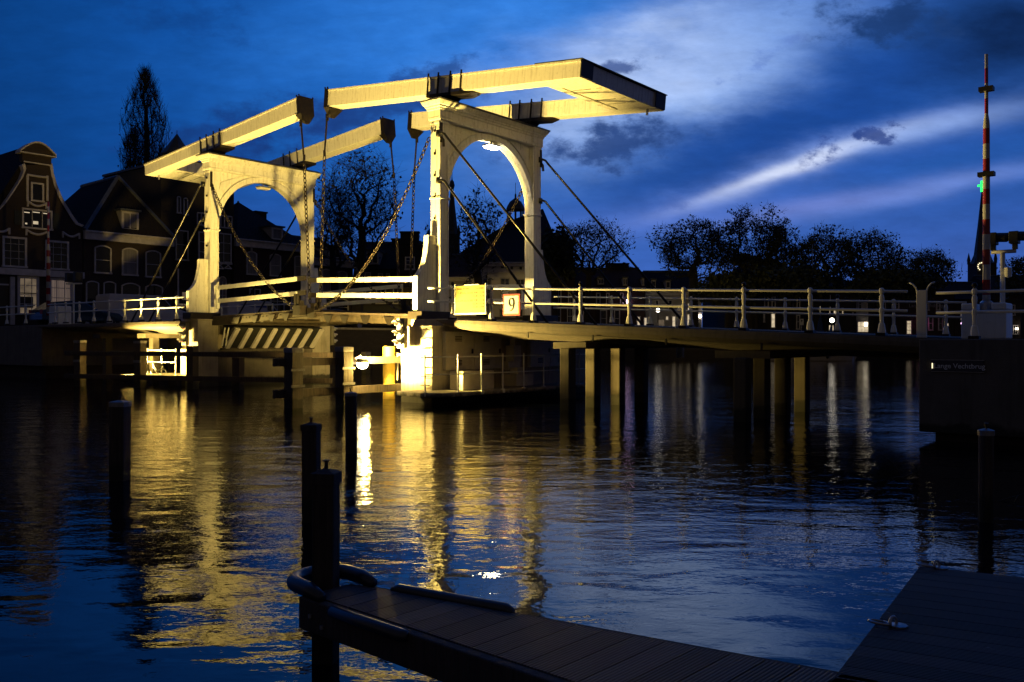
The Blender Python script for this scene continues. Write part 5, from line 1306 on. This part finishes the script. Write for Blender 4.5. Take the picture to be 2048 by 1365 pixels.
car('parked_van', 'white panel van with red tail lights parked behind the lit yellow railing', -31.4, FCc.px(305, 630)[0]-.4, ZG+.0, 'vanwhite', True, 'van')
t = car('parked_van', 'white van with a blue stripe seen low under the left leaf rails', -31.2, FCc.px(510, 630)[0], ZG-.1, 'vanwhite', True, 'van')
vv = FCc.px(510, 630)[0]
MB().box(-31.2+.95*.84+.005, -31.2+.95*.84+.016, vv-2.4, vv+.5, ZG-.1+1.55, ZG-.1+1.72).part('side_stripe', 'stripe', t)
for k, (x, D, nm) in enumerate(((760, 60, 'dark car parked on the bank seen below the opening deck'), (700, 62, 'second dark car parked on the bank seen behind the opening deck'))):
    b = W2B(ray(x)*D, D); car('parked_car', nm, -29.6, b[1], ZG, 'carblue')
b = W2B(ray(1425)*97., 97.); car('parked_car', 'dark car under the trees beside the trunk of the leftmost big tree', b[0], b[1], 1.55, 'carblue')
t = thing('traffic_sign_post', 'thin pale pole standing at the street corner left of the tower house door', 'pole', FL.pt(FL.px(332, 600)[0], 1.5, ZG))
MB().tube([FL.pt(FL.px(332, 600)[0], 1.5, ZG), FL.pt(FL.px(332, 600)[0], 1.5, FL.px(332, 540)[1])], .05, 6).part('pole_shaft', 'trim', t)
# ================================================================== TREES
def tree(name, label, x, D, zg, ytop, yb, wpx, n_tips, leaves, lsize, lmat, group, seed, trunk=.28, kind='round', xoff=0, lean=0., spread=1., leafr=.55, shape=None, ybase_crown=None):
    rng = np.random.default_rng(seed)
    X = ray(x)*D; zt = zat(ytop, D); zc0 = zat(yb, D); W = wpx/2/F_PX*D
    o = thing(name, label, 'tree', (X, D, zg), 'W', group)
    base = np.array((X, D, zg)); cz = (zt+zc0)/2; hz = (zt-zc0)/2
    cen = np.array((X + xoff/F_PX*D, D, cz))
    pts = []
    while len(pts) < n_tips:
        p = rng.uniform(-1, 1, 3); r = np.linalg.norm(p if kind == 'round' else p[:2])
        if r > 1: continue
        if kind == 'round':
            if r < .35 + .35*rng.random(): continue
            if p[2] < -.55 and rng.random() < .5: continue
            lob = .80 + .20*math.sin(3.1*math.atan2(p[1], p[0]) + seed) * math.cos(4.3*p[2] + seed*1.7)
            q = cen + p*np.array((W, W*.85, hz))*lob
        else:                                # poplar: narrow flame of upright shoots
            s_ = (1-p[2])/2; prof = min(1, (s_/.30)**.62)*(1 - .30*max(0, s_-.6)/.4)*(.86 + .14*math.sin(9*s_ + seed))
            q = cen + np.array((p[0]*W*prof, p[1]*W*prof, p[2]*hz))
        pts.append(q)
    pts = np.array(pts)
    # trunk
    ztr = zc0 + (hz*.55 if kind == 'round' else hz*1.5)
    nodes = []; par = []
    nt_ = 7
    for k in range(nt_+1):
        f = k/nt_
        nodes.append(np.array((X + lean*f*f + (cen[0]-X)*f*f + .12*math.sin(5*f+seed)*f, D + .1*math.cos(4*f+seed), zg + (ztr-zg)*f))); par.append(k-1)
    plen = [np.linalg.norm(nodes[k]-nodes[0]) for k in range(nt_+1)]
    first = max(2, int(nt_*max(.2, (zc0-zg)/(ztr-zg))*.85)) if kind == 'round' else 1
    root = nodes[first]
    order = np.argsort(np.linalg.norm(pts - root, axis=1))
    tips = []
    for i in order:
        p = pts[i]; A = np.array(nodes); d = A - p; dist = np.linalg.norm(d, axis=1)
        dz = p[2]-A[:, 2]
        cost = dist + .28*np.array(plen) + np.where(dz < -.1, -dz*(1.0 if kind == 'round' else 4.0), 0) + (np.abs(d[:, :2]).sum(1)*.9 if kind != 'round' else 0)
        cost[:first] = 1e9
        j = int(np.argmin(cost)); a = nodes[j]; L = dist[j]
        k = max(1, int(L/1.3)); prev = j
        for s_ in range(1, k+1):
            f = s_/k; q = a + (p-a)*f
            q = q + np.array((0, 0, (.10 if kind == 'round' else -.02)*L*math.sin(math.pi*f))) + rng.normal(0, .05*min(L, 2), 3)*(f < 1)
            nodes.append(q); par.append(prev); plen.append(plen[prev] + np.linalg.norm(q-nodes[prev])); prev = len(nodes)-1
        tips.append(prev)
    N = len(nodes); w = np.zeros(N); ch = [0]*N
    for i in range(N):
        if par[i] >= 0: ch[par[i]] += 1
    for i in range(N-1, -1, -1):
        if ch[i] == 0: w[i] += 1
        if par[i] >= 0: w[par[i]] += w[i]
    e = 1/1.58; rt = w**e; sc = trunk/rt[0]
    rad = np.maximum(rt*sc, .011*D/90)
    m = MB()
    for i in range(1, N):
        a, b = nodes[par[i]], nodes[i]
        ra, rb = (rad[par[i]] if par[i] < nt_ and i <= nt_ else min(rad[par[i]], rad[i]*1.25)), rad[i]
        t_ = b-a; l = np.linalg.norm(t_)
        if l < 1e-4: continue
        t_ /= l; s1 = np.cross(t_, (0.3, .9, .1)); s1 /= np.linalg.norm(s1); s2 = np.cross(t_, s1)
        n = 7 if rad[i] > .1 else 4 if rad[i] > .03 else 3; i0 = len(m.v)
        for c, r in ((a, ra), (b, rb)):
            for j in range(n):
                g = 2*math.pi*j/n; m.v.append(tuple(c + s1*(r*math.cos(g)) + s2*(r*math.sin(g))))
        for j in range(n): m.f.append((i0+j, i0+(j+1) % n, i0+n+(j+1) % n, i0+n+j))
    m.part('trunk', 'bark', o, recalc=False)
    # crown: small leaf blades in clumps round the shoots, plus fine twigs
    lv = MB(); tw = MB()
    for tpi in tips:
        c = nodes[tpi]; dens = rng.random()
        k = int(leaves*(.25 + 1.5*dens*dens + .3))
        for _ in range(3 if kind == 'round' else 4):
            q = rng.normal(0, 1, 3); q /= np.linalg.norm(q); q[2] = abs(q[2])*.8 + (.15 if kind == 'round' else 1.5); q = q/np.linalg.norm(q)
            e2 = c + q*leafr*rng.uniform(.8, 1.6); r = .010*D/90; i0 = len(tw.v)
            sd = np.cross(q, (.2, .1, 1)); sd /= np.linalg.norm(sd); s2 = np.cross(q, sd)
            for cc, r_ in ((c, r*1.5), (e2, r*.7)):
                for g in (0, 2.1, 4.2): tw.v.append(tuple(cc + sd*(r_*math.cos(g)) + s2*(r_*math.sin(g))))
            for j in range(3): tw.f.append((i0+j, i0+(j+1) % 3, i0+3+(j+1) % 3, i0+3+j))
        for _ in range(k):
            q = rng.normal(0, 1, 3); q *= leafr*rng.random()**.4/np.linalg.norm(q)
            if kind != 'round': q[:2] *= .5
            p = c + q; s_ = lsize*rng.uniform(.6, 1.35)
            a1 = rng.normal(0, 1, 3); a1 /= np.linalg.norm(a1); b1 = np.cross(a1, rng.normal(0, 1, 3)); b1 /= np.linalg.norm(b1)
            i0 = len(lv.v)
            for f, g in ((-.5, 0), (-.1, .33), (.5, 0), (-.1, -.33)): lv.v.append(tuple(p + a1*s_*f*1.3 + b1*s_*g*1.3))
            lv.f.append((i0, i0+1, i0+2, i0+3))
    cr = lv.part('crown', lmat, o, recalc=False) if lv.f else None
    tw.part('twigs', 'bark', o, recalc=False)
    return o
GT = 'trees along the far bank'
tree('bare_tree', 'large nearly bare tree with budding twigs between the two white portals', 715, 64, 2.6, 268, 560, 185, 760, 1.7, .19, 'leaf2', GT, 3, .42, leafr=.75, xoff=6)
tree('bare_tree', 'dense low bare tree close behind the far column of the left portal', 668, 66, 2.6, 350, 560, 105, 520, .8, .16, 'leaf2', GT, 31, .30, leafr=.7)
tree('bare_tree', 'thin budding tree framed by the arch of the right portal', 960, 76, 1.6, 362, 585, 105, 200, 4, .24, 'leaf2', GT, 12, .36, leafr=.8, xoff=-6)
tree('bare_tree', 'low spreading budding tree reaching left of the right portal column', 872, 74, 1.6, 440, 560, 90, 60, 4, .26, 'leaf2', GT, 14, .2, leafr=.8)
tree('small_tree', 'leafy tree crossed by the black brace rods, right of the right portal', 1172, 92, 1.3, 432, 560, 190, 380, 4.6, .21, 'leaf', GT, 5, .32, leafr=.9, xoff=8)
tree('small_tree', 'dark leafy tree hiding the foot of the town hall roof right of the far column', 1110, 93, 1.3, 448, 590, 90, 130, 18, .38, 'leaf', GT, 25, .3, leafr=.9)
tree('round_tree', 'rounded leafy tree with a forked trunk, leftmost of the big trees on the right', 1388, 94, 1.3, 428, 570, 205, 700, 6, .20, 'leaf', GT, 8, .50, leafr=.58, xoff=0)
tree('round_tree', 'tallest leafy tree, standing over the wide mansard roof', 1502, 96, 1.3, 406, 585, 205, 740, 6, .20, 'leaf', GT, 9, .5, leafr=.58)
tree('round_tree', 'loose leafy tree just right of the tallest tree', 1560, 97, 1.3, 430, 590, 120, 400, 6, .20, 'leaf', GT, 10, .4, leafr=.58)
tree('round_tree', 'dense leafy tree behind the grey flagpole', 1650, 95, 1.3, 446, 590, 165, 700, 6, .20, 'leaf', GT, 11, .5, leafr=.58)
tree('round_tree', 'leafy tree with flat top between the flagpole tree and the joint post', 1745, 97, 1.3, 452, 590, 150, 600, 6, .20, 'leaf', GT, 13, .46, leafr=.58)
tree('round_tree', 'lower round tree sloping down towards the church tower', 1848, 95, 1.3, 492, 600, 155, 600, 6, .20, 'leaf', GT, 15, .42, leafr=.58)
tree('round_tree', 'dark tree at the right picture edge behind the T-shaped signal post', 2050, 95, 1.3, 508, 610, 130, 340, 7, .21, 'leaf', GT, 17, .4, leafr=.58)
tree('round_tree', 'dark low bush-like tree right behind the flagpole base', 1580, 92, 1.3, 530, 600, 200, 260, 14, .36, 'leaf', GT, 19, .35, leafr=.9)
tree('round_tree', 'low dark tree filling the gap under the right-hand tree row', 1780, 93, 1.3, 540, 605, 220, 260, 14, .36, 'leaf', GT, 20, .35, leafr=.9)
tree('round_tree', 'low dark tree in front of the left end of the wide mansard house', 1455, 92, 1.3, 545, 615, 150, 200, 14, .36, 'leaf', GT, 23, .3, leafr=.9)
tree('round_tree', 'clipped dome-shaped dark tree on the roofline behind the brace rods', 1247, 101, 1.3, 528, 572, 46, 90, 26, .3, 'leaf', GT, 24, .25, leafr=.5)
tree('poplar', 'very tall slim poplar rising behind the hipped roof', 291, 82, 2.6, 150, 420, 96, 950, 1.6, .14, 'leaf2', 'poplars behind the houses', 4, .50, 'tall', leafr=.8)
tree('poplar', 'shorter slim poplar left of the tall poplar', 264, 84, 2.6, 268, 430, 54, 420, 1.6, .14, 'leaf2', 'poplars behind the houses', 6, .32, 'tall', leafr=.7)
tree('poplar', 'small sparse poplar showing beside the pointed turret', 322, 84, 2.6, 300, 420, 24, 90, 1.5, .15, 'leaf2', 'poplars behind the houses', 16, .2, 'tall', leafr=.6)

# ================================================================== SKY
def lin(r, g, b): return tuple(((c/255)/12.92 if c/255 <= .04045 else ((c/255+.055)/1.055)**2.4) for c in (r, g, b))
def sky():
    w = bpy.data.worlds.new('World'); SC.world = w; w.use_nodes = True
    nt = w.node_tree; bg = nt.nodes['Background']
    tc = nd(nt, 'ShaderNodeTexCoord'); d = tc.outputs['Generated']
    sp = nd(nt, 'ShaderNodeSeparateXYZ'); nt.links.new(d, sp.inputs[0])
    y = mth(nt, 'MAXIMUM', sp.outputs[1], .12)
    px = mth(nt, 'DIVIDE', sp.outputs[0], y); pz = mth(nt, 'DIVIDE', mth(nt, 'ABSOLUTE', sp.outputs[2]), y)
    cb = nd(nt, 'ShaderNodeCombineXYZ'); nt.links.new(px, cb.inputs[0]); nt.links.new(pz, cb.inputs[1])
    P = cb.outputs[0]
    # clouds drift along shallow bands rising to the right
    Pb = mapping(nt, P, (1, 2.6, 1), (0, 0, -.30))
    n1 = nd(nt, 'ShaderNodeTexNoise'); n1.inputs['Scale'].default_value = 5.5; n1.inputs['Detail'].default_value = 7; n1.inputs['Roughness'].default_value = .6
    nt.links.new(Pb, n1.inputs['Vector'])
    warp = nd(nt, 'ShaderNodeVectorMath', operation='SUBTRACT'); nt.links.new(n1.outputs[1], warp.inputs[0]); warp.inputs[1].default_value = (.5, .5, .5)
    wsc = nd(nt, 'ShaderNodeVectorMath', operation='SCALE'); nt.links.new(warp.outputs[0], wsc.inputs[0]); wsc.inputs[3].default_value = .10
    Pw = nd(nt, 'ShaderNodeVectorMath', operation='ADD'); nt.links.new(P, Pw.inputs[0]); nt.links.new(wsc.outputs[0], Pw.inputs[1])
    n2 = noise(nt, mapping(nt, P, (1, 2.1, 1), (0, 0, -.28)), 9, 8, .62)
    n3 = noise(nt, mapping(nt, P, (1, 1.5, 1)), 22, 6, .65)
    ws2 = nd(nt, 'ShaderNodeVectorMath', operation='SCALE'); nt.links.new(warp.outputs[0], ws2.inputs[0]); ws2.inputs[3].default_value = .022
    Pw2 = nd(nt, 'ShaderNodeVectorMath', operation='ADD'); nt.links.new(P, Pw2.inputs[0]); nt.links.new(ws2.outputs[0], Pw2.inputs[1])
    def blob(x, y_, rx, ry, ang, pw=2., soft=1.):
        """soft elliptical cloud in direction space, angle in degrees, rising to the right positive"""
        s = nd(nt, 'ShaderNodeVectorMath', operation='SUBTRACT'); nt.links.new((Pw if ry > 28 and ang < 22.5 and ry != 40 else Pw2).outputs[0], s.inputs[0]); s.inputs[1].default_value = ((x-CX)/F_PX, (YH-y_)/F_PX, 0)
        r = mapping(nt, s.outputs[0], (1, 1, 1), (0, 0, -math.radians(ang)))
        q = mapping(nt, r, (F_PX/rx, F_PX/ry, 0))
        l = nd(nt, 'ShaderNodeVectorMath', operation='LENGTH'); nt.links.new(q, l.inputs[0])
        return mth(nt, 'POWER', 2.718, mth(nt, 'MULTIPLY', mth(nt, 'POWER', l.outputs[1], pw), -1))
    # horizontal base: deep navy far left, stronger blue in the middle and right
    fx = nd(nt, 'ShaderNodeMapRange'); nt.links.new(px, fx.inputs[0]); fx.inputs[1].default_value = -.75; fx.inputs[2].default_value = .55
    base = ramp(nt, fx.outputs[0], [(0, lin(5, 48, 102)), (.28, lin(12, 74, 152)), (.52, lin(26, 94, 180)), (.75, lin(36, 92, 176)), (1, lin(34, 84, 164))])
    fz = nd(nt, 'ShaderNodeMapRange'); nt.links.new(pz, fz.inputs[0]); fz.inputs[1].default_value = .02; fz.inputs[2].default_value = .20
    fz.inputs[3].default_value = .42; fz.inputs[4].default_value = 0
    base = mixc(nt, fz.outputs[0], base, lin(88, 106, 188))
    left = nd(nt, 'ShaderNodeMapRange'); nt.links.new(px, left.inputs[0]); left.inputs[1].default_value = -.15; left.inputs[2].default_value = -.5
    lz = nd(nt, 'ShaderNodeMapRange'); nt.links.new(pz, lz.inputs[0]); lz.inputs[1].default_value = .12; lz.inputs[2].default_value = .32; lz.inputs[3].default_value = 1; lz.inputs[4].default_value = 0
    base = mixc(nt, mth(nt, 'MULTIPLY', mth(nt, 'MULTIPLY', left.outputs[0], lz.outputs[0]), .75), base, lin(7, 58, 124))
    col = base
    n2c = ramp(nt, n2, [(.36, (0,0,0)), (.64, (1,1,1))])
    def add(c, f, amt, nz=None, lo=.5):
        nonlocal col
        k = mth(nt, 'MULTIPLY', f, amt)
        if nz is not None: k = mth(nt, 'MULTIPLY', k, mth(nt, 'MULTIPLY_ADD', nz, 1-lo, lo))
        col = mixc(nt, mth(nt, 'MINIMUM', k, 1), col, lin(*c))
    add((40, 118, 214), blob(860, 90, 420, 190, 8), .75, n2c, .55)
    add((62, 138, 232), blob(1040, 40, 330, 130, 12), .7, n2c, .5)
    add((150, 182, 238), blob(1330, 150, 330, 120, 22, 2.4), 1.0, n2c, .62)
    add((186, 206, 246), blob(1290, 120, 230, 85, 20, 2.4), .9, n2c, .45)
    add((110, 154, 226), blob(1530, 40, 240, 70, 22, 2.2), .55, n2c, .5)
    add((120, 160, 232), blob(1010, 130, 150, 60, 12, 2.2), .5, n2c, .2)
    add((22, 68, 146), blob(1660, 215, 430, 76, 20, 2.6), .92, n2c, .85)
    add((22, 66, 142), blob(1430, 320, 260, 52, 17, 2.6), .7, n2c, .8)
    add((104, 134, 210), blob(1560, 345, 330, 34, 18, 2.2), .55)
    add((226, 233, 252), blob(1590, 336, 205, 15, 19, 2.4), 1.0)
    add((150, 178, 236), blob(1830, 265, 230, 24, 14, 2.0), .75)
    add((112, 144, 216), blob(1480, 385, 130, 16, 16, 2.0), .6)
    add((120, 148, 222), blob(1880, 375, 260, 20, 12, 2.0), .6)
    add((116, 134, 206), blob(1620, 415, 190, 18, 10, 2.0), .7)
    add((40, 84, 168), blob(1760, 330, 300, 22, 15, 2.2), .5)
    def ragged(c, f, amt, nz=.75, lo=.36, hi_=.60):
        nonlocal col
        s = mth(nt, 'ADD', f, mth(nt, 'MULTIPLY', mth(nt, 'SUBTRACT', n3, .5), nz*2))
        r = nd(nt, 'ShaderNodeMapRange'); r.interpolation_type = 'SMOOTHSTEP'; nt.links.new(s, r.inputs[0]); r.inputs[1].default_value = lo; r.inputs[2].default_value = hi_; r.inputs[3].default_value = 0; r.inputs[4].default_value = 1
        k = mth(nt, 'MULTIPLY', mth(nt, 'MULTIPLY', r.outputs[0], mth(nt, 'MINIMUM', mth(nt, 'MULTIPLY', f, 3), 1)), amt)
        col = mixc(nt, k, col, lin(*c))
    n3c = ramp(nt, n3, [(.30, (0,0,0)), (.60, (1,1,1))])
    add((8, 32, 72), blob(2010, 60, 190, 130, 0, 2.6), .97, n2c, .8)
    ragged((26, 58, 112), blob(1790, 40, 150, 66, 6, 1.6), .92, 1.1, .30, .95)
    ragged((36, 66, 126), blob(1205, 276, 185, 50, 4, 1.6), .90, 1.1, .30, .95)
    ragged((34, 66, 134), blob(1232, 136, 70, 24, 8, 1.5), .80, 1.5, .35, 1.0)
    ragged((46, 74, 146), blob(1672, 296, 56, 28, 12, 1.5), .85, 1.9, .40, 1.0)
    ragged((44, 70, 140), blob(1748, 281, 64, 30, 14, 1.5), .88, 1.9, .40, 1.0)
    ragged((66, 94, 166), blob(1357, 409, 44, 16, 8, 1.5), .6, 1.6, .35, 1.0)
    ragged((96, 128, 200), blob(1540, 105, 110, 18, 28, 1.5), .55, 1.8, .40, 1.1)
    ragged((26, 58, 124), blob(720, 235, 240, 52, 12, 1.6), .80, 1.0, .2, 1.0)
    ragged((26, 62, 130), blob(840, 150, 140, 28, 16, 1.5), .70, 1.5, .3, 1.0)
    ragged((20, 52, 116), blob(470, 262, 240, 48, 6, 1.6), .75, .9, .2, 1.0)
    ragged((14, 56, 122), blob(340, 24, 190, 60, -20, 1.6), .45, 1.2, .3, 1.1)
    add((90, 120, 205), blob(1330, 440, 330, 40, 6, 2.0), .45)
    wisp = noise(nt, mapping(nt, P, (1, 3.2, 1), (0, 0, -.30)), 16, 9, .68)
    wf = mth(nt, 'MULTIPLY_ADD', mth(nt, 'SUBTRACT', wisp, .5), .62, 1.02)
    mul = nd(nt, 'ShaderNodeVectorMath', operation='SCALE'); nt.links.new(col, mul.inputs[0]); nt.links.new(wf, mul.inputs[3]); col = mul.outputs[0]
    hi = nd(nt, 'ShaderNodeMapRange'); hi.interpolation_type = 'SMOOTHSTEP'; nt.links.new(pz, hi.inputs[0]); hi.inputs[1].default_value = .36; hi.inputs[2].default_value = .62
    col = mixc(nt, mth(nt, 'MULTIPLY', hi.outputs[0], .85), col, lin(10, 62, 136))
    # behind the camera and overhead the dusk is dull and dark
    fr = nd(nt, 'ShaderNodeMapRange'); fr.interpolation_type = 'SMOOTHSTEP'
    nt.links.new(sp.outputs[1], fr.inputs[0]); fr.inputs[1].default_value = .05; fr.inputs[2].default_value = .42
    back = ramp(nt, mth(nt, 'ABSOLUTE', sp.outputs[2]), [(0, (.050, .041, .043)), (.6, (.024, .026, .040))])
    col = mixc(nt, fr.outputs[0], back, col)
    st = nd(nt, 'ShaderNodeTexSky', sky_type='NISHITA'); st.sun_disc = False; st.sun_elevation = math.radians(-4); st.sun_rotation = math.radians(40)
    col = mixc(nt, 1.0, col, mixc(nt, .02, (0,0,0,1), st.outputs[0]), 'ADD')
    nt.links.new(col, bg.inputs[0]); bg.inputs[1].default_value = 1.0
sky()

# ================================================================== CAMERA AND RENDER
cam = bpy.data.cameras.new('camera'); co = bpy.data.objects.new('camera', cam); COL.objects.link(co); SC.camera = co
co.location = (0, 0, H); co.rotation_euler = (math.radians(90), 0, 0)
cam.sensor_width = 36; cam.lens = F_PX/2048*36; cam.shift_y = (682.5-YH)/2048*-1; cam.clip_end = 3000; cam.clip_start = .05
vs = SC.view_settings; vs.view_transform = 'Standard'; vs.look = 'None'; vs.exposure = 0; vs.gamma = 1; vs.use_curve_mapping = False
SC.render.engine = 'CYCLES'
cy_ = SC.cycles; cy_.max_bounces = 6; cy_.diffuse_bounces = 3; cy_.glossy_bounces = 3; cy_.use_denoising = True
cy_.sample_clamp_indirect = 6; cy_.caustics_reflective = False; cy_.caustics_refractive = False
SC.render.resolution_x = 1024; SC.render.resolution_y = 682
